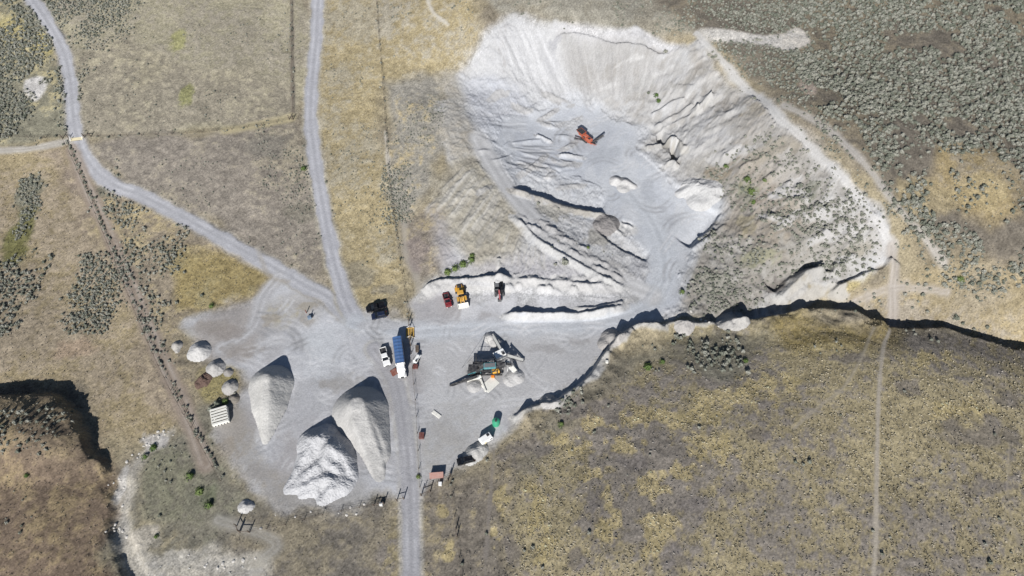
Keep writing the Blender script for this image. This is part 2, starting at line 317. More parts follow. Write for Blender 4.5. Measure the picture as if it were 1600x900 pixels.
road([(1390,516),(1380,545),(1374,600),(1372,650),(1370,750),(1368,850),(1364,910)], 1.0, (172,162,146), 'footpath', soft=.3, rag=.15, ruts=False)
road([(1362,516),(1345,560),(1318,605),(1280,635),(1240,670)], .8, (160,150,132), None, op=.7, soft=.3, rag=.2, ruts=False)
road([(1238,700),(1235,780),(1240,850)], .6, (150,140,124), None, op=.5, soft=.3, ruts=False)
road([(1578,690),(1575,780),(1592,850)], .6, (150,140,124), None, op=.5, soft=.3, ruts=False)
road([(772,705),(768,750),(762,830),(758,910)], .8, (136,128,120), None, op=.7, soft=.3, ruts=False)
road([(112,232),(135,290),(165,355),(185,400),(215,470),(250,555),(290,640),(322,725)], 4.6, (150,135,121), 'dirt_track', op=.9, soft=1.0, rutcol=(172,160,148))
road([(-20,236),(40,233),(80,226),(112,220)], 2.6, (180,174,164), 'dirt_track', op=.9, soft=.8)
road([(435,432),(412,462),(402,490),(390,515),(345,545)], 4.2, (183,182,184), None, op=.75, soft=1.2)
road([(402,385),(420,430),(450,440)], 1.5, (160,152,140), None, op=.4)
road([(632,350),(634,395),(650,430),(656,470)], 2.0, (172,166,158), None, op=.5, soft=.8, ruts=False)
road([(748,218),(772,262),(802,306),(838,345),(878,384),(930,420),(985,448),(1020,462)], 6.5, (196,195,195), 'dirt_track', op=.9, soft=1.4, rag=.8)
road([(340,812),(430,846),(404,880),(400,905)], 3.0, (160,156,148), None, op=.5, soft=1.2)
road([(456,-5),(457,100),(458,187)], 1.6, (120,110,98), None, op=.8, soft=.6, ruts=False)
road([(130,212),(300,210),(400,200),(458,187)], .9, (150,140,120), None, op=.6, soft=.5, ruts=False)
road([(352,204),(400,196),(455,184)], 3.5, (188,174,130), None, op=.7, soft=1.2, ruts=False)
road([(668,0),(678,20),(700,38)], 1.2, (206,200,188), None, op=.8, soft=.6, ruts=False)
road([(602,205),(607,260),(610,275)], .8, (205,198,186), None, op=.8, soft=.5, ruts=False)
# bare white scrapes
zone([(1095,46),(1200,56),(1245,46),(1262,66),(1235,80),(1200,72),(1110,66)], (213,208,200), (200,192,180), op=.95, soft=1, rag=2)
zone([(38,125),(62,120),(72,132),(55,155),(38,142)], (208,204,200), None, op=.95, soft=1, rag=1.5)
zone([(1255,125),(1272,128),(1268,146),(1255,140)], (190,172,156), None, op=.8, soft=1, rag=1.5)
zone([(200,720),(262,668),(275,676),(230,720),(215,770),(205,830),(250,870),(400,870),(400,920),(230,920),(185,850),(180,770)], (196,191,182), (170,163,148), op=.85, thr=.54, soft=2, rag=4)
for b in [(240,690,22,16,(196,192,188)),(190,755,9,30,(202,198,192)),(345,882,40,14,(196,190,178)),(225,840,30,20,(180,172,158)),(280,870,30,14,(188,182,170)),(355,520,30,14,(150,142,136)),(650,395,20,30,(140,128,122)),
          (600,452,22,10,(140,132,114)),(590,508,40,10,(184,184,187)),(480,500,12,10,(168,162,154)),(120,545,40,18,(166,144,120))]:
    blob(*b)

# --- linear relief: berms, banks, rills -------------------------------------
def berm(px, h, wn_, ws_=None, crest=None, cw=None, k=4, taper=.06, jag=.35, seed=3):
    """a bank of loose spoil: h high, wn_ wide to the left of travel and ws_ to the right"""
    ws_ = ws_ or wn_; P = smooth(pts(px), k); w = line_field(P, max(wn_, ws_)+1)
    wd = np.where(w.side > 0, wn_, ws_)
    hh = h*(1+jag*(fbm(w.x, w.y, 4.0, 3, seed)-0.5)*2)*np.minimum(1, np.minimum(w.t, 1-w.t)/taper)
    q = np.clip(1-w.d/wd, 0, 1); q = np.where(q > .9, .9+(q-.9)*.5, q)
    Z[w.s] += hh*q
    if crest is not None:
        cm = sstep(0.0, .35, q) if cw is None else 1-sstep(cw*.6, cw*1.4, w.d+(fbm(w.x, w.y, 3, 3, seed+1)-.5)*2*cw)
        mixin(w, cm*.8*sstep(.25, .55, fbm(w.x, w.y, 2.2, 3, seed+5)+.12), alb(*[c-10 for c in crest])); bare(w, cm); LOOSE[w.s] = np.maximum(LOOSE[w.s], cm)
def scarp(px, depth, run, reach, col=None, k=4, taper=.05, jag=.3, seed=4):
    """ground to the left of travel is cut down by depth, over a slope of width run, recovering within reach"""
    P = smooth(pts(px), k); w = line_field(P, reach*2.2)
    s = w.d*w.side+(fbm(w.x, w.y, 5, 3, seed)-0.5)*2*jag*run
    e = np.clip(np.minimum(w.t, 1-w.t)/taper, 0, 1)
    endfade = np.where((w.t <= 0) | (w.t >= 1), np.exp(-w.d/2), 1)
    g = sstep(0, run, s)*np.exp(-np.clip(s-run, 0, None)**2/(reach*reach*.5))
    Z[w.s] -= depth*g*e*endfade
    if col is not None: mixin(w, (1-sstep(0, 1.6, np.abs(s+.6)))*.8*e, alb(*col))
def trench(px, depth, half, k=4, taper=.06, floor=.25, seed=5):
    P = smooth(pts(px), k); w = line_field(P, half+2)
    q = 1-sstep(floor, 1, (w.d+(fbm(w.x, w.y, 5, 3, seed)-.5)*half*.3)/half)
    Z[w.s] -= depth*q*np.clip(np.minimum(w.t, 1-w.t)/taper, 0, 1)
    return w, q
def rills(top, bot, nr, h, half, col=None, op=.5, jit=.25, seed=1, mid=None):
    rg = np.random.default_rng(seed); T = pts(top); B = pts(bot)
    T = smooth(T, 8); B = smooth(B, 8)
    for i in range(nr):
        f = min(1, max(0, (i+.5+rg.uniform(-jit, jit))/nr))
        a = T[int(f*(len(T)-1))]; b = B[int(f*(len(B)-1))]
        nrm = np.array([-(b-a)[1], (b-a)[0]]); nrm = nrm/(np.hypot(*nrm)+1e-6)
        s0, s1 = sorted(rg.uniform(0, 1, 2)); s0 *= .35; s1 = 1-(1-s1)*.35
        P = smooth(np.array([a+(b-a)*t+nrm*rg.uniform(-.5, .5) for t in np.linspace(s0, s1, 5)]), 3)
        w = line_field(P, half*2+.5); q = np.exp(-(w.d/half)**2)*np.clip(np.minimum(w.t, 1-w.t)/.15, 0, 1)
        Z[w.s] += h*rg.uniform(.4, 1.3)*rg.choice([1, 1, -1])*q
        if col is not None: mixin(w, q*op*rg.uniform(.3, 1), alb(*(np.array(col)+rg.uniform(-42, 12))))

# brown hill at lower left: long slope, then a steep foot above the creek flat
HP = smooth(np.array([*map(tuple, pts([(-80,626),(0,622),(50,614),(98,612),(122,630),(134,666),(150,702),(178,736),(182,780),(178,830),(196,890),(225,960),(-80,960)]))]), 1)
w = poly_field(HP, 3); sd_ = w.sd+(fbm(w.x, w.y, 7, 5, 31)-.5)*6.0
fade = sstep(52, 66, w.y)                                # the foot flattens out towards the lower edge
Z[w.s] += np.where(sd_ > 0, (3.2*sstep(0, 2.6, sd_)*(.2+.8*fade)+5.6*(1-np.exp(-np.clip(sd_-1.5, 0, None)/9.5))*(.3+.7*fade)), 0)
mixin(w, sstep(0, 3, sd_)*(1-sstep(9, 16, sd_))*.5*fade, alb(120,108,88))
w, q = trench([(196,742),(190,780),(188,830),(205,880),(230,920)], .8, 3.0, taper=.1)
# bank between yard and south-east field
berm([(800,655),(838,636),(862,636),(882,620),(905,606),(925,586),(942,560),(960,540),(978,522),(1000,512),(1040,516)], 2.2, .9, 11.0, (204,201,195), cw=1.5, jag=.7)
berm([(985,518),(1000,512),(1030,514),(1050,506),(1085,508),(1120,506)], 1.5, .9, 4.0, (196,193,187), cw=1.0)
berm([(960,537),(975,528),(985,518)], 1.2, 1.0, 3.0, (180,176,172), cw=1.0)
berm([(1120,512),(1160,506),(1200,500),(1240,492),(1290,488),(1330,494),(1392,513)], 2.5, 1.2, 8.0, None, jag=.8)
scarp([(1392,513),(1430,512),(1470,512),(1520,524),(1560,538),(1640,556)], 3.4, 1.3, 7, seed=6, taper=.02, jag=.8)
scarp([(1100,505),(1160,503),(1210,496),(1260,486),(1300,486),(1340,496),(1392,513)], 1.6, 1.2, 6, seed=7, jag=.8)
berm([(1296,462),(1320,446),(1350,434),(1380,424),(1392,402)], 2.6, 1.1, 5, None, jag=.5)
scarp([(1210,458),(1230,440),(1250,428),(1275,420),(1300,428)], 2.2, 1.6, 6)
berm([(1215,470),(1240,448),(1262,428),(1290,422)], 2.2, 1.8, 4.0, (196,193,188), jag=.5)
berm([(1230,478),(1260,455),(1290,442),(1312,452)], 1.4, 1.6, 4.0, (192,189,184), jag=.5)
# berms in the yard
berm([(786,493),(830,493),(880,493),(930,490),(976,479)], 1.9, .9, 2.0, (204,203,201), jag=.8)
berm([(900,482),(930,482),(976,472)], .9, .7, 1.6, (200,198,195), jag=.6)
berm([(660,455),(680,442),(720,439),(760,436),(800,434)], 2.0, .9, 4.5, (204,202,199), jag=.6)
berm([(770,436),(830,438),(900,444),(960,450)], .8, .9, 3.0, (202,200,198), jag=.9)
rr = np.random.default_rng(5)
for i in range(26):
    u = 770+i*7+rr.uniform(-3, 3); v = 437+rr.uniform(-6, 14); berm([(u,v),(u+rr.uniform(4, 9),v+rr.uniform(-2, 5)),(u+rr.uniform(10, 16),v+rr.uniform(-4, 4))], rr.uniform(.4, .9), .9, 1.8, (209,207,205), k=3, taper=.3, seed=i)
berm([(780,402),(779,420)], .8, .8, 1.0, (206,203,198), k=2)
# pit: ledge line, haul ramp edges, ridges of pushed spoil
scarp([(945,334),(915,328),(870,316),(830,302),(800,292)][::-1], 1.6, 1.0, 7, taper=.04)
berm([(800,296),(832,306),(870,320),(915,332),(948,338)], 1.0, .9, 2.4, (186,180,170), jag=.6)
berm([(872,242),(890,243),(912,246)], .8, .6, 1.6, (204,204,205), jag=.7)
berm([(838,211),(850,216),(862,222)], .7, .6, 1.4, (204,204,205), jag=.7); berm([(800,224),(830,220),(848,219)], .5, .8, 2, None)
for i in range(16):
    f = i/15; u = 812+f*150+rr.uniform(-6, 6); v = 342+f*92+rr.uniform(-4, 4); berm([(u-8,v-4+rr.uniform(-2, 2)),(u+2,v),(u+rr.uniform(6, 14),v+5)], rr.uniform(.25, .8), .8, 1.8, (186,185,185), k=2, taper=.25, seed=i)
for i in range(14):
    f = i/13; u = 850+f*110+rr.uniform(-6, 6); v = 348+f*82+rr.uniform(-4, 4); berm([(u-6,v-3),(u+3,v),(u+14,v+4)], rr.uniform(.2, .8), .8, 1.8, (184,182,181), k=2, taper=.25, seed=40+i)
berm([(803,338),(840,375),(880,400),(930,428),(980,452)], 1.1, 1.0, 2.2, (204,203,201), jag=.6)
scarp([(930,360),(960,384),(990,400),(1010,410)], 1.0, 1.0, 4)
scarp([(1130,330),(1115,352),(1095,372),(1078,388)][::-1], 1.5, 1.0, 5); berm([(1080,392),(1098,378),(1120,362),(1135,350)], 1.0, 1.0, 1.6, None, jag=.6)
trench([(1030,209),(1034,217),(1035,226)], 4.0, 1.5, k=3, taper=.2); trench([(1056,222),(1053,232),(1055,244),(1050,252)], 4.5, 1.4, k=3, taper=.15)
berm([(1016,182),(1034,172),(1050,163),(1072,155)], 1.3, .9, 2.0, None, jag=.4); berm([(1022,200),(1040,190),(1060,178),(1085,162)], 1.3, .9, 2.0, (192,190,188), jag=.4)
berm([(1032,204),(1050,196),(1070,186),(1092,176)], 1.0, .9, 2.0, (196,194,192), jag=.4); berm([(1084,172),(1098,162),(1112,148)], 1.8, .9, 3.0, (206,203,198), jag=.4)
berm([(1008,232),(1022,230),(1034,226)], 1.2, .9, 2.2, (204,202,198)); berm([(1036,262),(1050,254),(1060,262)], 1.2, .9, 2.0, (204,202,198), jag=.6)
berm([(1040,226),(1050,219),(1062,228),(1072,234)], 1.8, 1.2, 2.5, (194,190,182), jag=.5)
berm([(868,60),(905,58),(935,64),(962,74),(1010,80),(1050,88)], 1.3, .8, 3.0, None, jag=.5)
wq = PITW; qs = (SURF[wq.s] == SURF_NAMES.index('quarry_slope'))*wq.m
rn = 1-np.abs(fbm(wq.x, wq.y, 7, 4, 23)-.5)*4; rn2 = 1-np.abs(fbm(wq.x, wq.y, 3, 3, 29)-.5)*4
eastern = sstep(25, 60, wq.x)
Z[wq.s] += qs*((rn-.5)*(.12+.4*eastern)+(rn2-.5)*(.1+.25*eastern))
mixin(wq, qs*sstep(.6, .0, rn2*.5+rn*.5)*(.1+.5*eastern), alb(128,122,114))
rills([(765,46),(800,28),(848,48)], [(822,150),(860,166),(906,152)], 80, .06, .3, (202,202,204), .7, seed=2)
rills([(876,58),(940,64),(1000,78),(1060,96)], [(912,150),(950,160),(985,165),(1020,180)], 90, .06, .3, (180,178,177), .6, seed=3)
rills([(1060,100),(1110,120),(1180,165),(1240,215)], [(1010,180),(1040,215),(1065,250),(1110,300)], 36, .08, .4, (180,178,176), .4, seed=4)
rills([(1240,215),(1300,280),(1360,345),(1385,400)], [(1130,320),(1150,370),(1200,430),(1260,440)], 36, .12, .5, (178,175,170), .35, seed=5)
rills([(735,252),(760,262),(785,290),(800,320)], [(672,318),(690,350),(722,385),(750,415)], 17, .3, .7, (196,192,184), .85, jit=.15, seed=6)
rills([(790,355),(820,372),(850,390)], [(770,420),(810,425),(860,425)], 20, .2, .4, (196,192,184), .6, seed=7)
rills([(735,150),(745,175),(760,205)], [(825,155),(830,180),(835,205)], 16, .1, .35, (202,203,208), .6, jit=.1, seed=8)
rills([(780,225),(800,240),(800,270)], [(870,230),(880,260),(870,300)], 22, .22, .4, (196,197,200), .6, seed=9)
rills([(955,350),(962,346),(972,342)], [(975,374),(985,368),(998,352)], 6, .35, .5, (222,220,216), .6, jit=.1, seed=10)
rills([(1040,400),(1075,395),(1100,380)], [(985,505),(1020,500),(1060,490)], 14, .05, .5, (192,195,200), .5, seed=11)
rills([(150,330),(185,400),(230,510)], [(170,325),(205,395),(245,505)], 30, .1, .4, None, seed=12)
rills([(660,440),(680,470)], [(990,470),(1000,490)], 12, .06, .5, (205,204,204), .5, seed=13)
rg = np.random.default_rng(55)
for i in range(95):
    f = rg.random(); g = rg.random()
    u = 1050+f*300+rg.uniform(-20, 20); v = 120+f*260-(1-g)*0+g*90-20
    if i > 60: u, v = rg.uniform(745, 900), rg.uniform(120, 300)
    a = rg.uniform(-.9, .5); l_ = rg.uniform(6, 22)
    berm([(u-l_, v-l_*math.sin(a)), (u, v+rg.uniform(-3, 3)), (u+l_, v+l_*math.sin(a))], rg.uniform(.3, 1.0)*(.5 if i > 60 else 1), rg.uniform(.5, .9), rg.uniform(1.5, 3.5), (190,188,186) if rg.random() < .4 else None, k=3, taper=.3, jag=.9, seed=i)
# tyre arcs on the gravel
rg = np.random.default_rng(21)
for i in range(230):
    if i % 5 == 4: u, v = rg.uniform(860, 1080), rg.uniform(170, 420)
    elif i % 3: u, v = rg.uniform(400, 640), rg.uniform(490, 760)
    else: u, v = rg.uniform(660, 980), rg.uniform(505, 640)
    a = rg.uniform(0, 6.28); Lk = rg.uniform(15, 60); bd = rg.uniform(-1, 1)
    px = [(u+math.cos(a+bd*t)*Lk*t, v+math.sin(a+bd*t)*Lk*t*.8) for t in (0, .33, .66, 1)]
    c = 216 if rg.random() < .6 else 152
    P = smooth(pts(px), 4); w = line_field(P, 2.5); tw = rg.uniform(.28, .5)
    q = np.exp(-((w.d-.85)/tw)**2)*rg.uniform(.3, .75)*np.clip(np.minimum(w.t, 1-w.t)/.2, 0, 1)
    sm = np.isin(SURF[w.s], [SURF_NAMES.index(k) for k in ('gravel_yard', 'pit_floor', 'quarry_slope')]); mixin(w, q*sm, alb(c, c, c+2)); Z[w.s] -= q*sm*.06
for b in [(760,575,40,30,(168,166,164)),(690,500,20,8,(164,162,164)),(605,575,22,14,(162,160,162)),(735,470,30,8,(180,179,180)),(850,545,30,8,(160,157,156)),(905,535,22,6,(164,161,160)),(540,600,40,14,(166,163,160)),(470,640,20,30,(186,186,190)),(500,575,26,16,(206,208,212)),(640,660,6,30,(176,175,177)),(700,680,30,20,(166,163,160)),(690,620,20,10,(200,200,201)),
          (330,510,26,10,(148,140,132)),(372,545,30,14,(150,143,137)),(425,500,18,8,(160,150,134)),(360,670,22,18,(160,154,148)),(350,700,14,18,(148,138,124)),(400,740,26,12,(150,145,140)),(430,700,14,26,(178,178,182)),(480,480,14,8,(160,150,130)),(600,620,16,30,(160,158,160)),(620,730,10,20,(178,177,180)),(515,600,20,8,(160,156,152)),(1000,420,16,14,(174,174,178)),(985,330,14,20,(210,212,216)),(1050,340,20,12,(178,180,185)),(940,240,30,14,(176,180,187)),(900,195,26,10,(206,208,212)),(1010,300,14,24,(176,180,187))]:
    blob(*b, op=.6, rag=1.0)

# micro relief and speckle
Z += (NB-.5)*.8*np.clip(ROUGH, .15, 1)+(NC-.5)*.2*np.clip(ROUGH, .12, 1)+(ND-.5)*.26*np.clip(ROUGH, .2, 1)
wl_ = PITW; Z[wl_.s] += wl_.m*(NB[wl_.s]-.5)*1.0*(SURF[wl_.s] == SURF_NAMES.index('quarry_slope'))+wl_.m*((NC[wl_.s]-.5)*.8+(ND[wl_.s]-.5)*.35)*(SURF[wl_.s] == SURF_NAMES.index('quarry_slope'))
spk = (RNG.random(GX.shape)-.5)
scree = np.maximum((SURF == SURF_NAMES.index('quarry_slope'))*1.0, LOOSE)
Z += (RNG.random(GX.shape)-.5)*(.05+.20*scree+.10*np.clip(ROUGH, 0, 1))*(np.abs(GX) < 246)*(GY > 11)*(GY < 301)
COL *= (1+(NC-.5)*.3*np.clip(ROUGH, .35, 1)+(ND-.5)*.7*np.clip(ROUGH, .22, 1)+spk*.34*np.clip(ROUGH+scree*.2, .3, 1))[..., None]
lumg = (COL@np.array([.3, .59, .11]))[..., None]; COL = COL*.84+lumg*.16*np.array([1.0, .99, .98])
COL = np.clip(COL, .015, .8)

# ------------------------------------------------------------------ materials
def principled(name):
    m = bpy.data.materials.new(name); m.use_nodes = True; nt = m.node_tree
    return m, nt, nt.nodes, nt.links, nt.nodes['Principled BSDF']
def terrain_material():
    m, nt, N, L, P = principled('dry_ground')
    at_ = N.new('ShaderNodeAttribute'); at_.attribute_name = 'soil_colour'
    ro = N.new('ShaderNodeAttribute'); ro.attribute_name = 'grassiness'
    tc = N.new('ShaderNodeTexCoord')
    n1 = N.new('ShaderNodeTexNoise'); n1.inputs['Scale'].default_value = 2.2; n1.inputs['Detail'].default_value = 6; n1.inputs['Roughness'].default_value = .7
    L.new(tc.outputs['Object'], n1.inputs['Vector'])
    mr = N.new('ShaderNodeMapRange'); mr.inputs['From Min'].default_value = .3; mr.inputs['From Max'].default_value = .7; mr.inputs['To Min'].default_value = .6; mr.inputs['To Max'].default_value = 1.4
    L.new(n1.outputs['Fac'], mr.inputs['Value'])
    mr2 = N.new('ShaderNodeMapRange'); mr2.inputs['From Min'].default_value = .3; mr2.inputs['From Max'].default_value = .7; mr2.inputs['To Min'].default_value = .9; mr2.inputs['To Max'].default_value = 1.1
    L.new(n1.outputs['Fac'], mr2.inputs['Value'])
    mx = N.new('ShaderNodeMix'); L.new(ro.outputs['Fac'], mx.inputs[0]); L.new(mr2.outputs[0], mx.inputs[2]); L.new(mr.outputs[0], mx.inputs[3])
    vm = N.new('ShaderNodeVectorMath'); vm.operation = 'SCALE'; L.new(at_.outputs['Color'], vm.inputs[0]); L.new(mx.outputs[0], vm.inputs['Scale'])
    L.new(vm.outputs[0], P.inputs['Base Color'])
    P.inputs['Roughness'].default_value = .95; P.inputs['Specular IOR Level'].default_value = .15
    bp = N.new('ShaderNodeBump'); bp.inputs['Strength'].default_value = .55; bp.inputs['Distance'].default_value = .22
    L.new(n1.outputs['Fac'], bp.inputs['Height']); L.new(bp.outputs[0], P.inputs['Normal'])
    return m
M_SOIL = terrain_material()
def mat(name, rgb, rough=.5, metal=0.0, dust=.25, spec=.5):
    """painted / bare surface with dust blown over it"""
    m, nt, N, L, P = principled(name)
    tc = N.new('ShaderNodeTexCoord'); nz = N.new('ShaderNodeTexNoise'); nz.inputs['Scale'].default_value = 1.7; nz.inputs['Detail'].default_value = 5
    L.new(tc.outputs['Object'], nz.inputs['Vector'])
    mr = N.new('ShaderNodeMapRange'); mr.inputs['From Min'].default_value = .4; mr.inputs['From Max'].default_value = .75; mr.inputs['To Max'].default_value = dust
    L.new(nz.outputs['Fac'], mr.inputs['Value'])
    mx = N.new('ShaderNodeMix'); mx.data_type = 'RGBA'; L.new(mr.outputs[0], mx.inputs[0])
    mx.inputs[6].default_value = (*lin(rgb), 1); mx.inputs[7].default_value = (.36, .34, .31, 1)
    L.new(mx.outputs[2], P.inputs['Base Color'])
    P.inputs['Roughness'].default_value = rough; P.inputs['Metallic'].default_value = metal; P.inputs['Specular IOR Level'].default_value = spec
    return m
MT = dict(
 white=mat('white_paint', (232,232,230), .4), black=mat('black_paint', (18,19,24), .3, dust=.06), navy=mat('navy_paint', (28,36,58), .25, dust=.06),
 red=mat('red_paint', (122,30,38), .4, dust=.2), yellow=mat('machine_yellow', (204,152,36), .55, dust=.4), orange=mat('machine_orange', (176,82,50), .6, dust=.45),
 tyre=mat('tyre_rubber', (24,24,25), .9, dust=.2), glass=mat('dark_glass', (14,18,24), .08, dust=.05), steel=mat('worn_steel', (120,120,122), .5, .3), dark=mat('dark_steel', (38,38,42), .6, dust=.2),
 tarp=mat('blue_grey_tarp', (58,92,138), .7, dust=.12), teal=mat('teal_paint', (62,132,140), .6, dust=.45), rust=mat('rusty_steel', (112,62,50), .85), wood=mat('weathered_wood', (84,72,62), .9, dust=.3),
 brownbox=mat('brown_red_paint', (98,52,46), .8), pink=mat('faded_pink_roof', (150,112,102), .8), green=mat('green_tank_paint', (46,150,112), .5, dust=.15), belt=mat('conveyor_belt', (44,44,48), .85, dust=.3),
 concrete=mat('pale_concrete', (214,212,204), .9, dust=.3), cattle=mat('ochre_paint', (190,152,70), .7, dust=.3), cream=mat('cream_paint', (226,214,178), .7), wire=mat('fence_wire', (96,84,74), .6, .6), blue=mat('blue_paint', (104,120,138), .7), chrome=mat('bare_metal', (190,190,192), .3, .8), red2=mat('faded_red', (150,58,64), .6, dust=.3), rock=mat('grey_white_rock', (186,182,176), .9, dust=.4),
 amber=mat('amber_lens', (214,120,30), .3, dust=0), lamp=mat('lamp_lens', (222,222,216), .15, dust=0), tail=mat('tail_lens', (130,16,18), .3, dust=0))

# ------------------------------------------------------------------ setting meshes
COLLECT = scene.collection
def link(o, parent=None):
    COLLECT.objects.link(o)
    if parent is not None: o.parent = parent
    return o
def tag(o, label=None, cat=None, group=None, kind=None):
    if label: o['label'] = label
    if cat: o['category'] = cat
    if group: o['group'] = group
    if kind: o['kind'] = kind
    return o
dzx = np.gradient(Z, XS, axis=1); dzy = np.gradient(Z, YS, axis=0)
NRM = np.stack([-dzx, -dzy, np.ones_like(Z)], -1); NRM /= np.linalg.norm(NRM, axis=-1, keepdims=True)
def mesh_from(name, V, F, nrm=None, col=None, rough=None, mat_=None):
    me = bpy.data.meshes.new(name); nv, nf = len(V), len(F); k = F.shape[1]
    me.vertices.add(nv); me.vertices.foreach_set('co', np.ascontiguousarray(V, np.float32).ravel())
    me.loops.add(nf*k); me.loops.foreach_set('vertex_index', np.ascontiguousarray(F, np.int32).ravel())
    me.polygons.add(nf); me.polygons.foreach_set('loop_start', np.arange(0, nf*k, k, dtype=np.int32))
    me.polygons.foreach_set('use_smooth', np.full(nf, nrm is not None))
    me.update(calc_edges=True)
    if col is not None:
        a = me.attributes.new('soil_colour', 'FLOAT_COLOR', 'POINT'); a.data.foreach_set('color', np.concatenate([col, np.ones((nv, 1))], 1).astype(np.float32).ravel())
    if rough is not None:
        a = me.attributes.new('grassiness', 'FLOAT', 'POINT'); a.data.foreach_set('value', rough.astype(np.float32))
    if nrm is not None: me.normals_split_custom_set_from_vertices(nrm.astype(np.float32))
    if mat_: me.materials.append(mat_)
    return me
idx = np.arange(NX*NY).reshape(NY, NX)
quads = np.stack([idx[:-1, :-1], idx[:-1, 1:], idx[1:, 1:], idx[1:, :-1]], -1).reshape(-1, 4)
cellk = SURF[:-1, :-1].ravel()
VV = np.stack([GX, GY, Z], -1).reshape(-1, 3); CC = COL.reshape(-1, 3); RR_ = ROUGH.ravel(); NN = NRM.reshape(-1, 3)
for k, nm in enumerate(SURF_NAMES):
    q = quads[cellk == k]
    if not len(q): continue
    u, inv = np.unique(q, return_inverse=True)
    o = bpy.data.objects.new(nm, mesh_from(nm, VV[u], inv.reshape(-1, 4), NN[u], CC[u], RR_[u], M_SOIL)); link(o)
    o['kind'] = 'structure'

def ground(x, y): return float(sample(Z, np.array([x]), np.array([y]))[0])
def at2(u, v):
    x, y, h = at(u, v, Z); return float(x), float(y), float(h)

# ------------------------------------------------------------------ stockpiles: each heap a body of its own on the ground
def heap(name, label, cat, cones, ramps=(), cuts=(), slope=.8, col=(190,188,184), rough=.22, step=.3, group=None, seed=1, craggy=.2, grain=.04, slump=4):
    """cones: (u, v, height, flat radius); ramps: (list of (u, v, height, half width))"""
    items = []
    for (u, v, h, r) in cones:
        x, y, _ = at(u, v); items.append(('c', float(x), float(y), h, r))
    segs = []
    for sl, rp in [(slope, r_) for r_ in ramps]+[(1.7, r_) for r_ in cuts]:
        Q = [(*[float(t) for t in at(u, v)[:2]], h, r, sl) for (u, v, h, r) in rp]; segs += [(a, b, k == len(Q)-2) for k, (a, b) in enumerate(zip(Q[:-1], Q[1:]))]
    bx = [c[1] for c in items]+[q[0] for s in segs for q in s[:2]]; by = [c[2] for c in items]+[q[1] for s in segs for q in s[:2]]
    mh = max([c[3]+c[4] for c in items]+[q[2]+q[3] for s in segs for q in s[:2]]+[1])/min(slope, .8)+3
    ax = np.arange(min(bx)-mh, max(bx)+mh, step); ay = np.arange(min(by)-mh, max(by)+mh, step)
    X, Y = np.meshgrid(ax, ay); H = np.full(X.shape, -1.0)
    wob = (fbm(X, Y, 3.5, 3, seed)-.5)*2*craggy; X2 = X+wob; Y2 = Y+(fbm(X, Y, 3.5, 3, seed+9)-.5)*2*craggy
    for c in items:
        d = np.hypot(X2-c[1], Y2-c[2]); H = np.maximum(H, c[3]-slope*np.clip(d-c[4], 0, None))
    for a, b, last in segs:
        ex, ey = b[0]-a[0], b[1]-a[1]; l2 = ex*ex+ey*ey
        t = np.clip(((X2-a[0])*ex+(Y2-a[1])*ey)/l2, 0, 1); d = np.hypot(X2-a[0]-t*ex, Y2-a[1]-t*ey)
        over = np.clip(((X2-a[0])*ex+(Y2-a[1])*ey)/l2-1, 0, None)*math.sqrt(l2)*(0 if last else .35)   # no step where two lengths of ramp meet
        H = np.maximum(H, a[2]+(b[2]-a[2])*t-over-a[4]*np.clip(d-(a[3]+(b[3]-a[3])*t), 0, None))
    for _ in range(slump):                               # loose stone rounds off its crests
        Hp = np.pad(H, 1, mode='edge'); H = (Hp[:-2, 1:-1]+Hp[2:, 1:-1]+Hp[1:-1, :-2]+Hp[1:-1, 2:]+2*H)/6
    H = H+(fbm(X, Y, 1.6, 4, seed+3)-.5)*rough*np.clip(H+.3, 0, 1)
    H = H+(RNG.random(X.shape)-.5)*grain*2*np.clip(H+.2, 0, 1)
    zg = sample(Z, X, Y); body = H > -.12
    nx, ny = len(ax), len(ay); ii = np.arange(nx*ny).reshape(ny, nx)
    ok = body[:-1, :-1] & body[1:, :-1] & body[:-1, 1:] & body[1:, 1:]
    q = np.stack([ii[:-1, :-1], ii[:-1, 1:], ii[1:, 1:], ii[1:, :-1]], -1)[ok]
    V = np.stack([X, Y, zg+H], -1).reshape(-1, 3); base = alb(*col)
    cc = base*(1+(fbm(X, Y, 3, 4, seed+5)-.5)*.3+(RNG.random(X.shape)-.5)*.14).reshape(-1, 1)
    u, inv = np.unique(q, return_inverse=True)
    ox, oy = float(np.mean(bx)), float(np.mean(by)); oz = ground(ox, oy); V = V-np.array([ox, oy, oz])
    o = bpy.data.objects.new(name, mesh_from(name, V[u], inv.reshape(-1, 4), None, cc[u], np.full(len(u), .12), M_SOIL))
    o.location = (ox, oy, oz); link(o); tag(o, label, cat, group)
    return o
heap('gravel_stockpile', 'narrow pale grey gravel stockpile with a long flat ramp, standing beside the white slatted bin', 'stockpile', [(424,602,5.3,1.0)], [[(424,602,5.3,1.0),(421,640,3.2,1.6),(418,674,.6,1.6)]], [[(424,602,5.3,1.2),(420,638,3.7,1.2),(417,672,1.4,1.1),(415,698,-.2,1.0)]], slope=.98, col=(198,196,192), seed=2, craggy=.14, grain=.03)
heap('gravel_stockpile', 'broad grey gravel stockpile with a flat ramp running down to the road', 'stockpile', [(563,644,5.6,1.9)], [[(563,644,5.6,1.9),(574,670,3.8,2.4),(590,708,1.0,2.6)]], [[(563,644,5.6,2.2),(569,670,4.5,2.2),(582,706,2.2,2.0),(593,744,.1,1.8)]], slope=.95, col=(188,186,183), seed=4, craggy=.14, grain=.03)
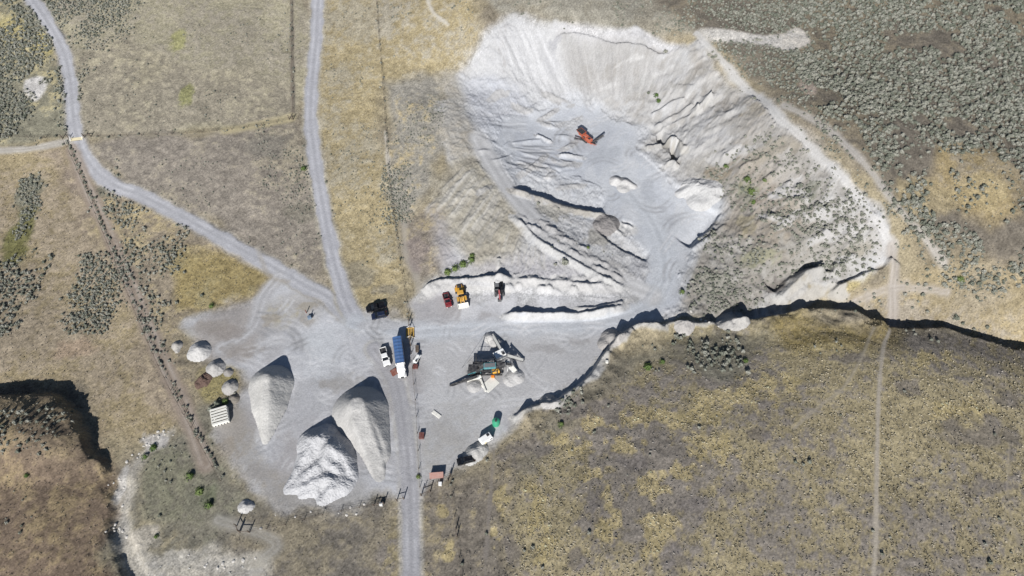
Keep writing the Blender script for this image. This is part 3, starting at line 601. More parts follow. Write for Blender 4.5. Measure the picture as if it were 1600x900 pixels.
heap('crushed_rock_stockpile', 'large lumpy white crushed rock stockpile with several peaks', 'stockpile', [], [[(496,696,5.0,.2),(484,714,3.4,.1),(462,745,1.4,.2),(442,768,.2,.4)],[(496,696,5.0,.2),(506,692,5.0,.2)],[(520,706,5.0,.5),(508,724,3.6,.1),(480,744,2.2,.2),(446,772,.3,.4)],[(520,706,5.0,.5),(540,722,3.0,.1),(552,745,1.2,.2)],[(514,722,3.9,.1),(534,742,2.6,.1)],
 [(512,750,3.5,.1),(488,757,2.3,.1),(456,768,.8,.3)],[(512,750,3.5,.1),(538,764,1.8,.2)],[(520,766,3.0,.1),(506,779,1.4,.6)],[(502,734,3.3,.1),(494,748,2.4,.1),(474,764,1.2,.2)],[(494,765,1.7,.1),(470,775,.7,.2)],[(530,752,2.6,.1),(545,756,1.6,.1)]], slope=.95, col=(190,190,192), rough=.8, seed=6, craggy=.5, slump=12, step=.25, grain=.09)
heap('gravel_pile', 'bright white round gravel pile, largest of the small ones near the fence', 'pile', [(312,549,2.5,.1),(306,553,1.9,.1)], slope=.74, col=(196,194,192), rough=.4, seed=8, group='small dumped piles west of the yard')
heap('gravel_pile', 'small pale gravel pile just below the bright white round one', 'pile', [(337,575,2.0,.1)], slope=.72, col=(178,175,172), rough=.5, seed=9, group='small dumped piles west of the yard')
heap('gravel_pile', 'small grey gravel pile just above the white slatted bin', 'pile', [(360,605,1.7,.1)], slope=.72, col=(172,169,165), rough=.5, seed=10, group='small dumped piles west of the yard')
heap('gravel_pile', 'tiny grey gravel pile beside the dirt track fence', 'pile', [(277,540,1.5,.1),(277,550,.5,.2)], slope=.85, col=(176,172,166), rough=.3, seed=11, group='small dumped piles west of the yard')
heap('dirt_pile', 'low dark dirt heap between the two small gravel piles', 'pile', [(357,582,.9,.4)], slope=.8, col=(150,146,142), rough=.2, seed=12, group='small dumped piles west of the yard')
heap('brush_heap', 'dark brown heap of cut brush left of the small gravel piles', 'brush heap', [(318,596,.9,.6),(324,590,.7,.5),(312,601,.6,.5)], slope=.6, col=(104,86,78), rough=.9, seed=41, craggy=.7, grain=.2)
heap('dirt_pile', 'dark dirt heap just right of the shrubs above the slatted bin', 'pile', [(366,623,1.1,.3)], slope=.8, col=(128,122,114), rough=.4, seed=42)
heap('gravel_pile', 'small white gravel pile alone beside the wooden fence brace', 'pile', [(384,791,1.2,.5),(378,793,.8,.4),(390,790,1.0,.3)], slope=.85, col=(192,190,188), rough=.7, seed=13)
heap('spoil_pile', 'dark grey flat-topped spoil mound beside the striped white pad on the pit floor', 'pile', [(944,353,.9,2.0),(952,349,.9,1.8)], slope=.5, col=(140,136,134), rough=.3, seed=51)
heap('spoil_pile', 'low white spoil heap of two bumps on the pit floor', 'pile', [(974,294,.6,1.4)], [[(955,287,.4,.2),(963,283,1.6,.2),(969,287,1.1,.2),(976,286,1.6,.2),(990,291,.8,.2)]], slope=.7, col=(198,196,194), rough=.3, seed=14)
heap('spoil_pile', 'wide white spoil heap at the east edge of the pit floor', 'pile', [(1095,312,1.2,2.6)], [[(1062,303,1.0,.2),(1082,296,2.5,.3),(1096,299,2.2,.4),(1110,303,2.4,.4)]], slope=.66, col=(194,193,192), rough=.4, seed=15)
heap('spoil_pile', 'rounded grey spoil heap dumped against the bank east of the yard', 'pile', [(956,530,2.2,.8),(948,537,1.4,1)], slope=.8, col=(170,166,162), rough=.4, seed=16)
heap('spoil_pile', 'pointed pale spoil heap beside the dark gully', 'pile', [(1142,504,2.8,.4),(1136,507,2.0,.5),(1152,506,2.0,.5)], slope=.75, col=(180,177,173), rough=.6, seed=17)
heap('spoil_pile', 'small grey spoil heap at the foot of the southern bank', 'pile', [(857,629,1.8,.5),(866,632,1.4,.4)], slope=.8, col=(178,175,172), rough=.4, seed=18)
heap('spoil_pile', 'small dark round spoil heap on the road edge above the shrubs', 'pile', [(1068,512,1.4,.8)], slope=.65, col=(176,172,168), rough=.5, seed=19)
heap('spoil_pile', 'pale smooth spoil slab between the dark car and white camper', 'pile', [(742,708,1.8,.6),(735,715,1.5,.6),(750,702,1.6,.5)], slope=.85, col=(186,184,180), rough=.4, seed=20)

# ------------------------------------------------------------------ mesh builder for made things
class MB:
    def __init__(s): s.v = []; s.f = []
    def add(s, V, F):
        b = len(s.v); s.v += [tuple(p) for p in V]; s.f += [tuple(i+b for i in f) for f in F]; return s
    def hexa(s, lo, hi):
        """frustum from two 4-point loops"""
        return s.add(list(lo)+list(hi), [(3,2,1,0),(4,5,6,7),(0,1,5,4),(1,2,6,5),(2,3,7,6),(3,0,4,7)])
    def box(s, c, d, rz=0, ch=0):
        x, y, z = c; a, b, h = d[0]/2, d[1]/2, d[2]/2; ca, sa = math.cos(rz), math.sin(rz)
        def L(k, zz, e): return [(x+ca*px*(k-e/a if a else k)-sa*py*(k-e/b if b else k), y+sa*px*(k-e/a)+ca*py*(k-e/b), zz) for px, py in ((-a,-b),(a,-b),(a,b),(-a,b))]
        if ch:
            b0 = L(1, z-h, 0); b1 = L(1, z+h-ch, 0); b2 = L(1, z+h, ch)
            return s.add(b0+b1+b2, [(3,2,1,0),(8,9,10,11)]+[(i,(i+1)%4,4+(i+1)%4,4+i) for i in range(4)]+[(4+i,4+(i+1)%4,8+(i+1)%4,8+i) for i in range(4)])
        return s.hexa(L(1, z-h, 0), L(1, z+h, 0))
    def prism(s, prof, y0, y1, inset=0.0):
        """side outline (x, z) pushed from y0 to y1"""
        k = len(prof); cx = sum(p[0] for p in prof)/k; cz = sum(p[1] for p in prof)/k
        A = [(p[0], y0, p[1]) for p in prof]; B = [(p[0], y1, p[1]) for p in prof]
        return s.add(A+B, [tuple(range(k)), tuple(range(2*k-1, k-1, -1))]+[(i, k+i, k+(i+1)%k, (i+1)%k) for i in range(k)])
    def cyl(s, p0, p1, r, n_=10, r2=None):
        p0 = Vector(p0); p1 = Vector(p1); r2 = r if r2 is None else r2; d = (p1-p0).normalized()
        a = d.orthogonal().normalized(); b = d.cross(a)
        V = [p0+(a*math.cos(t)+b*math.sin(t))*r for t in [2*math.pi*i/n_ for i in range(n_)]]+[p1+(a*math.cos(t)+b*math.sin(t))*r2 for t in [2*math.pi*i/n_ for i in range(n_)]]
        return s.add(V, [tuple(range(n_-1, -1, -1)), tuple(range(n_, 2*n_))]+[(i,(i+1)%n_,n_+(i+1)%n_,n_+i) for i in range(n_)])
    def beam(s, p0, p1, w_, h_):
        """rectangular bar between two points"""
        p0 = Vector(p0); p1 = Vector(p1); d = (p1-p0).normalized(); a = d.cross(Vector((0,0,1)))
        a = a.normalized() if a.length > 1e-3 else Vector((1,0,0)); b = a.cross(d)
        def L(p): return [p-a*w_/2-b*h_/2, p+a*w_/2-b*h_/2, p+a*w_/2+b*h_/2, p-a*w_/2+b*h_/2]
        return s.hexa(L(p0), L(p1))
    def build(s, name, m, parent=None, smooth_=False):
        me = bpy.data.meshes.new(name); me.from_pydata(s.v, [], s.f); me.update()
        if smooth_: me.polygons.foreach_set('use_smooth', [True]*len(me.polygons))
        me.materials.append(m if not isinstance(m, str) else MT[m])
        return link(bpy.data.objects.new(name, me), parent)
def thing(name, label, cat, loc, rz=0, group=None):
    o = bpy.data.objects.new(name, None); o.empty_display_size = .5; link(o)
    o.location = loc; o.rotation_euler = (0, 0, rz); return tag(o, label, cat, group)
def place(front, rear):
    """location on the ground and heading of a thing from its two ends in the photo"""
    a = at2(*front); b = at2(*rear); x, y = (a[0]+b[0])/2, (a[1]+b[1])/2
    return (x, y, ground(x, y)), math.atan2(a[1]-b[1], a[0]-b[0])
def wheel(parent, x, y, r, w_, name='wheel', rim='steel'):
    t = MB().cyl((x, y-w_/2, r), (x, y+w_/2, r), r, 16).build(name, 'tyre', parent)
    MB().cyl((x, y-w_/2-.012, r), (x, y+w_/2+.012, r), r*.55, 10).build('rim', rim, t); return t

# ------------------------------------------------------------------ pickups and cars
def pickup(label, front, rear, paint, L_=5.7, W=1.95, bed='dark', group=None, cap=None):
    loc, rz = place(front, rear); t = thing('pickup_truck', label, 'pickup truck', loc, rz, group)
    h = L_/2; hw = W/2
    b = MB()
    b.prism([(-h,.5),(-h+.1,.42),(h-.15,.42),(h,.55),(h,.95),(h-.25,1.08),(h-1.75,1.14),(h-1.75,1.02),(-h+2.0,1.02),(-h,1.0)], -hw, hw)
    body = b.build('body', paint, t)
    # bed: floor and walls
    MB().box((-h+1.0,0,1.03), (1.8, W-.24, .02)).build('bed_floor', bed, t)
    for s in (-1, 1): MB().box((-h+1.0, s*(hw-.06), 1.16), (1.95,.1,.3)).build('bed_wall', paint, t)
    tg = MB().box((-h+.05,0,1.14), (.08, W-.26, .3)).build('tailgate', paint, t)
    # cab
    x0, x1 = -h+2.02, h-1.5
    MB().hexa([(x0,-hw+.04,1.02),(x1,-hw+.04,1.1),(x1,hw-.04,1.1),(x0,hw-.04,1.02)], [(x0+.22,-hw+.2,1.62),(x1-.72,-hw+.2,1.68),(x1-.72,hw-.2,1.68),(x0+.22,hw-.2,1.62)]).build('cab_glass', 'glass', t)
    MB().hexa([(x0+.18,-hw+.17,1.6),(x1-.7,-hw+.17,1.66),(x1-.7,hw-.17,1.66),(x0+.18,hw-.17,1.6)], [(x0+.28,-hw+.24,1.74),(x1-.86,-hw+.24,1.78),(x1-.86,hw-.24,1.78),(x0+.28,hw-.24,1.74)]).build('roof', paint, t)
    for s in (-1, 1):
        for xa, xb, dx in ((x1, x1-.7, 0), (x0, x0+.2, 0), ((x0+x1)/2-.1, (x0+x1)/2-.15, 0)):
            MB().beam((xa, s*(hw-.05), 1.05), (xb, s*(hw-.19), 1.66), .09, .06).build('pillar', paint, t)
    for s in (-1, 1):
        for x in (h-1.0, -h+1.15): wheel(t, x, s*(hw-.12), .38, .28)
        MB().box((h-.02, s*(hw-.3), .8), (.08,.36,.2)).build('headlight', 'lamp', t)
        MB().box((-h-.01, s*(hw-.1), .86), (.06,.16,.34)).build('taillight', 'tail', t)
        MB().box((x1-.35, s*(hw+.12), 1.22), (.12,.22,.2)).build('mirror', paint, t)
    MB().box((h+.05,0,.58), (.16, W-.1, .2)).build('bumper', 'chrome', t); MB().box((-h-.07,0,.58), (.14, W-.1, .18)).build('bumper', 'chrome', t)
    MB().box((h+.01,0,.8), (.06,.9,.24)).build('grille', 'dark', t)
    if cap: cap(t, h, hw)
    return t
pickup('white pickup truck parked next to the blue tarped dump truck', (606,574), (598,545), MT['white'], 5.9, 2.0)
pickup('black pickup truck parked beside the navy car near the fence', (573,486), (602,478), MT['black'], 5.6, 2.0, bed='black')
pickup('dark red pickup truck parked beside the yellow wheel loader', (702,482), (696,461), MT['red'], 4.9, 1.85)
def suv(label, front, rear, paint, roof, L_=4.6, W=1.85):
    loc, rz = place(front, rear); t = thing('parked_car', label, 'car', loc, rz); h = L_/2; hw = W/2
    MB().prism([(-h,.45),(h-.2,.4),(h,.55),(h-.02,.8),(h-.3,.93),(h-1.2,1.02),(-h+.15,1.02),(-h-.02,.85)], -hw, hw).build('body', paint, t)
    x0, x1 = -h+.12, h-1.1
    MB().hexa([(x0,-hw+.03,1.0),(x1,-hw+.03,1.0),(x1,hw-.03,1.0),(x0,hw-.03,1.0)], [(x0+.45,-hw+.24,1.5),(x1-.8,-hw+.24,1.52),(x1-.8,hw-.24,1.52),(x0+.45,hw-.24,1.5)]).build('cab_glass', 'glass', t)
    MB().hexa([(x0+.42,-hw+.2,1.48),(x1-.78,-hw+.2,1.5),(x1-.78,hw-.2,1.5),(x0+.42,hw-.2,1.48)], [(x0+.55,-hw+.3,1.58),(x1-.95,-hw+.3,1.6),(x1-.95,hw-.3,1.6),(x0+.55,hw-.3,1.58)]).build('roof', roof, t)
    for s in (-1, 1):
        for x in (h-.85, -h+.85): wheel(t, x, s*(hw-.1), .34, .24)
        MB().box((h-.05, s*(hw-.3), .72), (.1,.34,.16)).build('headlight', 'lamp', t); MB().box((-h, s*(hw-.14), .86), (.06,.2,.26)).build('taillight', 'tail', t)
        MB().box((x1-.25, s*(hw+.1), 1.08), (.12,.2,.16)).build('mirror', paint, t)
    return t
suv('dark navy car with a pale sunlit roof edge parked below the black pickup', (582,497), (604,492), MT['navy'], MT['navy'])
suv('black car parked against the pale spoil slab at the southern yard edge', (718,723), (738,718), MT['black'], MT['black'], 4.7)

# ------------------------------------------------------------------ covered dump truck
loc, rz = place((629,588), (623,539)); t = thing('dump_truck', 'white truck with a long blue-grey tarped trailer parked beside the fence', 'truck', loc, rz)
MB().box((-1.75,0,.95), (8.6,1.0,.3)).build('chassis', 'dark', t)
tr = MB(); tr.hexa([(-6.0,-1.05,1.1),(2.3,-1.05,1.1),(2.3,1.05,1.1),(-6.0,1.05,1.1)], [(-6.2,-1.3,3.0),(2.4,-1.3,3.0),(2.4,1.3,3.0),(-6.2,1.3,3.0)])
trailer = tr.build('trailer_box', 'steel', t)
tp = MB(); xs_ = np.linspace(-6.22, 2.42, 9)
for a, b in zip(xs_[:-1], xs_[1:]):
    tp.add([(a,-1.34,2.92),(a,-1.1,3.2),(a,0,3.32),(a,1.1,3.2),(a,1.34,2.92),(b,-1.34,2.92),(b,-1.1,3.2),(b,0,3.32),(b,1.1,3.2),(b,1.34,2.92),((a+b)/2,-1.1,3.15),((a+b)/2,0,3.25),((a+b)/2,1.1,3.15)],
           [(0,1,10,5),(1,6,5,10)][:0]+[(0,5,10),(0,10,1),(5,6,10),(1,10,11,2),(10,6,7,11),(2,11,12,3),(11,7,8,12),(3,12,4),(12,9,4),(12,8,9)])
tarp = tp.build('tarp', 'tarp', t)
for x in xs_: MB().add([(x-.04,-1.345,2.95),(x+.04,-1.345,2.95),(x+.04,0,3.35),(x-.04,0,3.35),(x+.04,1.345,2.95),(x-.04,1.345,2.95)], [(0,1,2,3),(3,2,4,5)]).build('bow', 'blue', tarp)
MB().box((2.5,0,2.6), (.12,2.6,1.4)).build('headboard', 'white', t)
MB().box((3.4,0,1.75), (1.6,2.3,1.9), ch=.15).build('cab', 'white', t)
MB().hexa([(4.2,-1.0,.8),(6.0,-.8,.8),(6.0,.8,.8),(4.2,1.0,.8)], [(4.2,-.95,1.75),(5.9,-.7,1.5),(5.9,.7,1.5),(4.2,.95,1.75)]).build('hood', 'white', t)
for s in (-1, 1):
    MB().add([(4.22,s*.08,1.78),(4.22,s*1.02,1.78),(4.12,s*.95,2.5),(4.12,s*.08,2.5)], [(0,1,2,3)]).build('windscreen', 'glass', t)
    MB().add([(2.9,s*1.16,1.8),(3.9,s*1.16,1.8),(3.8,s*1.16,2.45),(2.9,s*1.16,2.45)], [(0,1,2,3)]).build('side_window', 'glass', t)
    MB().box((5.2,s*.98,.95), (1.2,.35,.4)).build('fender', 'white', t)
    MB().cyl((2.7,s*1.05,1.2), (2.7,s*1.05,3.4), .08, 8).build('exhaust_stack', 'chrome', t)
    MB().box((5.98,s*.62,1.05), (.1,.3,.22)).build('headlight', 'lamp', t); MB().box((4.1,s*1.4,2.1), (.1,.2,.5)).build('mirror', 'dark', t)
    wheel(t, 5.1, s*1.0, .5, .3)
    for x in (1.6, .45, -4.2, -5.4): wheel(t, x, s*1.0, .5, .5)
MB().box((6.08,0,.7), (.2,2.3,.35)).build('bumper', 'chrome', t); MB().box((6.02,0,1.15), (.08,.9,.6)).build('grille', 'dark', t)
loc, rz = place((620,580), (612,584)); t = thing('loading_ramp', 'rust red steel plate lying beside the front of the tarped truck', 'plate', loc, rz)
MB().hexa([(-.9,-1.0,.02),(.9,-1.0,.3),(.9,1.0,.3),(-.9,1.0,.02)], [(-.9,-1.0,.1),(.9,-1.0,.4),(.9,1.0,.4),(-.9,1.0,.1)]).build('plate', 'rust', t)
MB().box((.8,0,.16), (.1,1.9,.28)).build('support', 'dark', t)

# ------------------------------------------------------------------ wheel loader
loc, rz = place((724,480), (717,447)); t = thing('wheel_loader', 'yellow wheel loader with its bucket lowered, between the red pickup and excavator', 'wheel loader', loc, rz)
MB().hexa([(-3.4,-.95,.9),(-.3,-.95,.9),(-.3,.95,.9),(-3.4,.95,.9)], [(-3.3,-.85,2.1),(-.5,-.85,2.3),(-.5,.85,2.3),(-3.3,.85,2.1)]).build('engine_hood', 'yellow', t)
MB().box((-3.5,0,1.1), (.35,2.3,.9), ch=.1).build('counterweight', 'dark', t)
MB().box((-2.6,0,2.22), (1.0,1.2,.12)).build('engine_grille', 'dark', t)
MB().hexa([(-.5,-.75,1.5),(.8,-.75,1.5),(.8,.75,1.5),(-.5,.75,1.5)], [(-.35,-.65,3.1),(.6,-.65,3.1),(.6,.65,3.1),(-.35,.65,3.1)]).build('cab_glass', 'glass', t)
MB().box((.12,0,3.17), (1.35,1.6,.14), ch=.05).build('cab_roof', 'yellow', t)
MB().box((1.2,0,1.2), (1.9,1.1,.8)).build('front_frame', 'yellow', t)
for s in (-1, 1):
    MB().beam((1.0,s*.5,2.0), (2.9,s*.5,.95), .22, .4).build('lift_arm', 'yellow', t)
    MB().beam((1.0,s*.25,1.6), (2.6,s*.25,1.2), .14, .14).build('hydraulic_ram', 'chrome', t)
    for x in (-2.0, 1.5): wheel(t, x, s*1.15, .85, .6, rim='yellow'); 
    for x in (-2.0, 1.5): MB().box((x,s*1.15,1.78), (1.5,.62,.08)).build('mudguard', 'yellow', t)
    MB().box((-3.2,s*.95,1.9), (.3,.12,.2)).build('taillight', 'tail', t)
bk = MB(); bk.prism([(2.7,.25),(4.0,.12),(4.0,.2),(3.0,.4),(2.85,1.0),(3.05,1.35),(2.95,1.42),(2.7,1.05)], -1.55, 1.55)
for s in (-1, 1): bk.prism([(2.72,.25),(3.95,.15),(3.4,.9),(3.05,1.35),(2.75,1.0)], s*1.55-.04, s*1.55+.04)
bk.build('bucket', 'concrete', t)
MB().cyl((-.9,.5,2.3), (-.9,.5,2.9), .07, 8).build('exhaust_stack', 'dark', t)

# ------------------------------------------------------------------ excavator
loc, rz = place((781,468), (779,443)); t = thing('excavator', 'black tracked excavator with a red boom folded to the ground', 'excavator', loc, rz)
def track(t, y, L_, h_, w_, x=0, m='dark'):
    pr = [(x-L_/2+h_/2,0),(x+L_/2-h_/2,0),(x+L_/2-h_*.15,h_*.2),(x+L_/2,h_*.5),(x+L_/2-h_*.15,h_*.8),(x+L_/2-h_/2,h_),(x-L_/2+h_/2,h_),(x-L_/2+h_*.15,h_*.8),(x-L_/2,h_*.5),(x-L_/2+h_*.15,h_*.2)]
    k = MB().prism(pr, y-w_/2, y+w_/2).build('track', m, t)
    sh_ = MB()
    for i in range(int(L_/.3)): sh_.box((x-L_/2+.3+i*.28*(L_-.5)/(L_), y, h_+.015), (.16, w_+.03, .03))
    sh_.build('track_shoes', 'steel', k); return k
for s in (-1, 1): track(t, s*1.15, 4.2, .9, .6, -.6, 'dark')
MB().box((-.6,0,.7), (2.4,1.8,.5)).build('undercarriage', 'dark', t)
MB().cyl((-.6,0,.9), (-.6,0,1.2), .8, 14).build('slew_ring', 'dark', t)
MB().box((-1.3,0,1.75), (3.0,2.7,1.1), ch=.2).build('house', 'black', t)
MB().box((-2.7,0,1.7), (.5,2.6,1.0), ch=.2).build('counterweight', 'black', t)
MB().box((-1.6,-.6,2.33), (1.4,1.2,.06)).build('engine_grille', 'steel', t)
MB().hexa([(-.4,.35,1.3),(1.0,.35,1.3),(1.0,1.3,1.3),(-.4,1.3,1.3)], [(-.35,.4,2.9),(.75,.4,2.9),(.75,1.25,2.9),(-.35,1.25,2.9)]).build('cab', 'glass', t)
MB().box((.2,.82,2.94), (1.2,.95,.08)).build('cab_roof', 'black', t)
bm = MB(); bm.beam((-.1,-.1,1.7), (1.3,-.1,3.3), .42, .5); bm.beam((1.25,-.1,3.25), (3.0,-.1,2.7), .42, .45); bm.build('boom', 'red2', t)
MB().beam((3.0,-.1,2.8), (2.6,-.1,.9), .34, .36).build('stick', 'red2', t)
MB().beam((.4,-.1,1.7), (1.5,-.1,2.9), .14, .14).build('hydraulic_ram', 'chrome', t)
MB().prism([(2.3,.9),(2.9,.9),(3.3,.5),(3.1,.05),(2.6,.1),(2.4,.4)], -.65, .45).build('bucket', 'dark', t)

# ------------------------------------------------------------------ conveyor helper (world-free, local to its thing)
def conveyor(parent, p0, p1, w_=.9, truss='teal', belt='belt', name='conveyor', legs=True, d=.5):
    """truss frame with belt and end drums, carried on two pairs of legs"""
    p0 = Vector(p0); p1 = Vector(p1); dr = (p1-p0); L_ = dr.length; dn = dr.normalized(); sd_ = dn.cross(Vector((0,0,1))).normalized()
    fr = MB(); up = sd_.cross(dn)
    nb = max(3, int(L_/1.2))
    for s in (-1, 1):
        o_ = sd_*s*w_/2; fr.beam(p0+o_, p1+o_, .09, .12); fr.beam(p0+o_-up*d, p1+o_-up*d, .08, .08)
        for i in range(nb):
            a = p0+dr*(i/nb)+o_; b = p0+dr*((i+1)/nb)+o_
            fr.beam(a, b-up*d, .05, .05); fr.beam(b, b-up*d, .05, .05)
    for i in range(nb+1): a = p0+dr*(i/nb)-up*d; fr.beam(a-sd_*w_/2, a+sd_*w_/2, .05, .05)
    f = fr.build(name, truss, parent)
    q = [p0-sd_*w_*.42+up*.06, p0+sd_*w_*.42+up*.06, p1+sd_*w_*.42+up*.06, p1-sd_*w_*.42+up*.06]
    MB().hexa(q, [v+up*.05 for v in q]).build('belt', belt, f)
    dm = MB()
    for p in (p0, p1): dm.cyl(p-sd_*w_*.48, p+sd_*w_*.48, .2, 10)
    dm.build('drum', 'steel', f)
    if legs:
        lg = MB()
        for tt in (.45, .85):
            p = p0+dr*tt-up*d
            if p.z > .6:
                for s in (-1, 1): lg.beam((p.x+sd_.x*s*w_*.9, p.y+sd_.y*s*w_*.9, 0), p+sd_*s*w_/2, .1, .1)
        if lg.v: lg.build('support_leg', truss, f)
    return f

# ------------------------------------------------------------------ screening plant in the yard
O = at2(768,572); ox, oy, oz = O
t = thing('screening_plant', 'teal and grey gravel screening plant with conveyors, mast and yellow engine', 'screening plant', O, 0)
def loc_(u, v, z=0.0):
    """ground point seen at a pixel, raised to z, in the plant's own frame"""
    p = at2(u, v); return (p[0]-ox, p[1]-oy, z)
conveyor(t, loc_(731,584,.8), loc_(772,578,4.6), 1.3, 'teal')
conveyor(t, loc_(744,584,2.2), loc_(790,580,4.4), 1.0, 'dark')
conveyor(t, loc_(768,576,4.5), loc_(800,578,3.4), .9, 'steel')
conveyor(t, loc_(792,563,3.2), loc_(818,564,.7), .9, 'steel', belt='concrete')
conveyor(t, loc_(791,572,3.4), loc_(806,583,.9), 1.2, 'white', belt='concrete')
conveyor(t, loc_(785,556,2.4), loc_(769,524,.6), .8, 'steel', belt='concrete')
conveyor(t, loc_(747,592,2.0), loc_(703,603,.4), .5, 'dark')
c = loc_(766,582); x, y, _ = c
MB().hexa([(x-1.6,y-.7,3.4),(x+1.6,y-.7,3.9),(x+1.6,y+.7,3.9),(x-1.6,y+.7,3.4)], [(x-1.7,y-.8,4.4),(x+1.7,y-.8,4.9),(x+1.7,y+.8,4.9),(x-1.7,y+.8,4.4)]).build('screen_box', 'teal', t)
MB().hexa([(x-1.5,y-.6,4.46),(x+1.5,y-.6,4.93),(x+1.5,y+.6,4.93),(x-1.5,y+.6,4.46)], [(x-1.5,y-.6,4.5),(x+1.5,y-.6,4.97),(x+1.5,y+.6,4.97),(x-1.5,y+.6,4.5)]).build('screen_deck', 'steel', t)
fr = MB()
for i, sx_ in enumerate((-2.0, 2.0)):
    for sy_ in (-1.0, 1.0): fr.beam((x+sx_, y+sy_, 0), (x+sx_, y+sy_, 3.4), .2, .2)
for sy_ in (-1.0, 1.0): fr.beam((x-2.0,y+sy_,.3), (x+2.0,y+sy_,3.2), .12, .12); fr.beam((x-2.0,y+sy_,3.0), (x+2.0,y+sy_,3.0), .18, .2)
fr.build('support_frame', 'dark', t)
x, y, _ = loc_(740,582)
MB().hexa([(x-.6,y-.5,1.6),(x+.6,y-.5,1.6),(x+.6,y+.5,1.6),(x-.6,y+.5,1.6)], [(x-1.3,y-1.0,3.2),(x+1.3,y-1.0,3.2),(x+1.3,y+1.0,3.2),(x-1.3,y+1.0,3.2)]).build('feed_hopper', 'dark', t)
MB().box((x,y,3.0), (2.2,1.6,.05)).build('hopper_load', 'concrete', t)
lg = MB()
for sx_ in (-.9,.9):
    for sy_ in (-.8,.8): lg.beam((x+sx_*1.2,y+sy_*1.2,0), (x+sx_*.7,y+sy_*.7,1.8), .16, .16)
lg.build('hopper_leg', 'dark', t)
x, y, _ = loc_(752,576)
MB().box((x,y,2.9), (4.6,1.5,.14)).build('walkway', 'dark', t)
rl = MB()
for sy_ in (-.75,.75):
    rl.beam((x-2.3,y+sy_,3.9), (x+2.3,y+sy_,3.9), .05, .05)
    for k in range(6): rl.beam((x-2.3+k*.92,y+sy_,2.9), (x-2.3+k*.92,y+sy_,3.9), .05, .05)
for k in (-2.2, 2.2):
    for sy_ in (-.7,.7): rl.beam((x+k,y+sy_,0), (x+k,y+sy_,2.9), .12, .12)
rl.build('railing', 'steel', t)
x, y, _ = loc_(745,570)
ms = MB(); ap = (x,y,6.6)
for k in range(3): a = k*2.1+.5; ms.beam((x+math.cos(a)*.4,y+math.sin(a)*.4,0), ap, .09, .09)
ms.build('mast', 'dark', t)
gw = MB()
for dx, dy in ((-4.2,-1.0),(4.8,-1.2),(.6,3.0)): gw.cyl(ap, (x+dx,y+dy,.1), .035, 5)
gw.build('guy_wire', 'dark', t)
x, y, _ = loc_(774,580)
MB().box((x,y,1.3), (2.0,2.4,1.7), .25, .12).build('engine_housing', 'yellow', t); MB().box((x,y,.3), (2.3,2.7,.35), .25).build('engine_skid', 'dark', t)
MB().box((x+.2,y+.3,2.2), (.9,.9,.25), .25).build('radiator', 'dark', t); MB().cyl((x-.6,y-.5,2.1), (x-.6,y-.5,2.9), .08, 8).build('exhaust_stack', 'rust', t)
MB().box((x-.7,y-1.8,.6), (.9,.9,1.0)).build('fuel_tank', 'amber', t)
x, y, _ = loc_(760,588)
ch = MB(); ch.box((x,y,1.0), (9.0,.3,.4)); ch.box((x,y+1.6,1.0), (9.0,.3,.4)); ch.box((x-3,y+.8,1.0), (.3,1.6,.3)); ch.box((x+3,y+.8,1.0), (.3,1.6,.3)); ch.build('chassis', 'dark', t)
for dx in (-3.4,-2.3):
    for dy in (0,1.6): wheel(t, x+dx, y+dy, .5, .35)
# other things round the plant
loc, rz = place((776,561), (786,556)); t = thing('control_van', 'white flat-roofed control cabin trailer standing behind the screening plant', 'cabin', loc, rz)
MB().box((0,0,1.5), (3.2,2.3,1.9), ch=.08).build('cabin_body', 'white', t); MB().box((1.62,0,1.8), (.04,1.4,.7)).build('window', 'glass', t); MB().box((0,-1.16,1.45), (.8,.04,1.6)).build('door', 'steel', t)
MB().box((0,0,.45), (3.4,1.8,.15)).build('chassis', 'dark', t); MB().box((-.9,.5,2.5), (.7,.7,.25)).build('roof_vent', 'dark', t)
for s in (-1, 1): wheel(t, -.2, s*1.0, .35, .25)
def slab(label, a, b, w_, h_, m='concrete', name='concrete_wall', cat='concrete wall', group=None, bits=3):
    loc, rz = place(a, b); A = at2(*a); B = at2(*b); L_ = math.hypot(A[0]-B[0], A[1]-B[1])
    t = thing(name, label, cat, loc, rz, group)
    for k in range(bits): MB().box((-L_/2+(k+.5)*L_/bits, 0, h_/2-.1), (L_/bits-.03, w_, h_+.2), ch=.05).build('block', m, t)
    return t
slab('low white concrete wall at the foot of the screening plant hopper', (729,595), (752,589), .8, 1.0)
slab('narrow white concrete kerb sticking out below the screening plant', (751,593), (759,612), .5, .5)
slab('flat pale concrete pad lying below the screening plant', (760,595), (772,606), 4.4, .12, bits=1, name='concrete_pad', cat='concrete pad')
slab('pale broken concrete slab lying alone in the open southern yard', (676,643), (688,652), 1.0, .25, bits=2, name='concrete_slab', cat='concrete slab')
heap('gravel_pile', 'light grey fresh gravel cone under the white conveyor of the screening plant', 'pile', [(806,588,1.1,.8),(798,594,.6,1.2)], slope=.6, col=(202,200,198), rough=.4, seed=31)
heap('gravel_pile', 'low grey gravel cone behind the white control cabin', 'pile', [(766,528,1.3,.4),(772,536,.8,.6)], slope=.75, col=(190,188,185), rough=.3, seed=32)
heap('gravel_pile', 'low grey gravel mound below the hopper wall of the plant', 'pile', [(741,603,.7,1.0)], slope=.6, col=(184,182,180), rough=.3, seed=33)

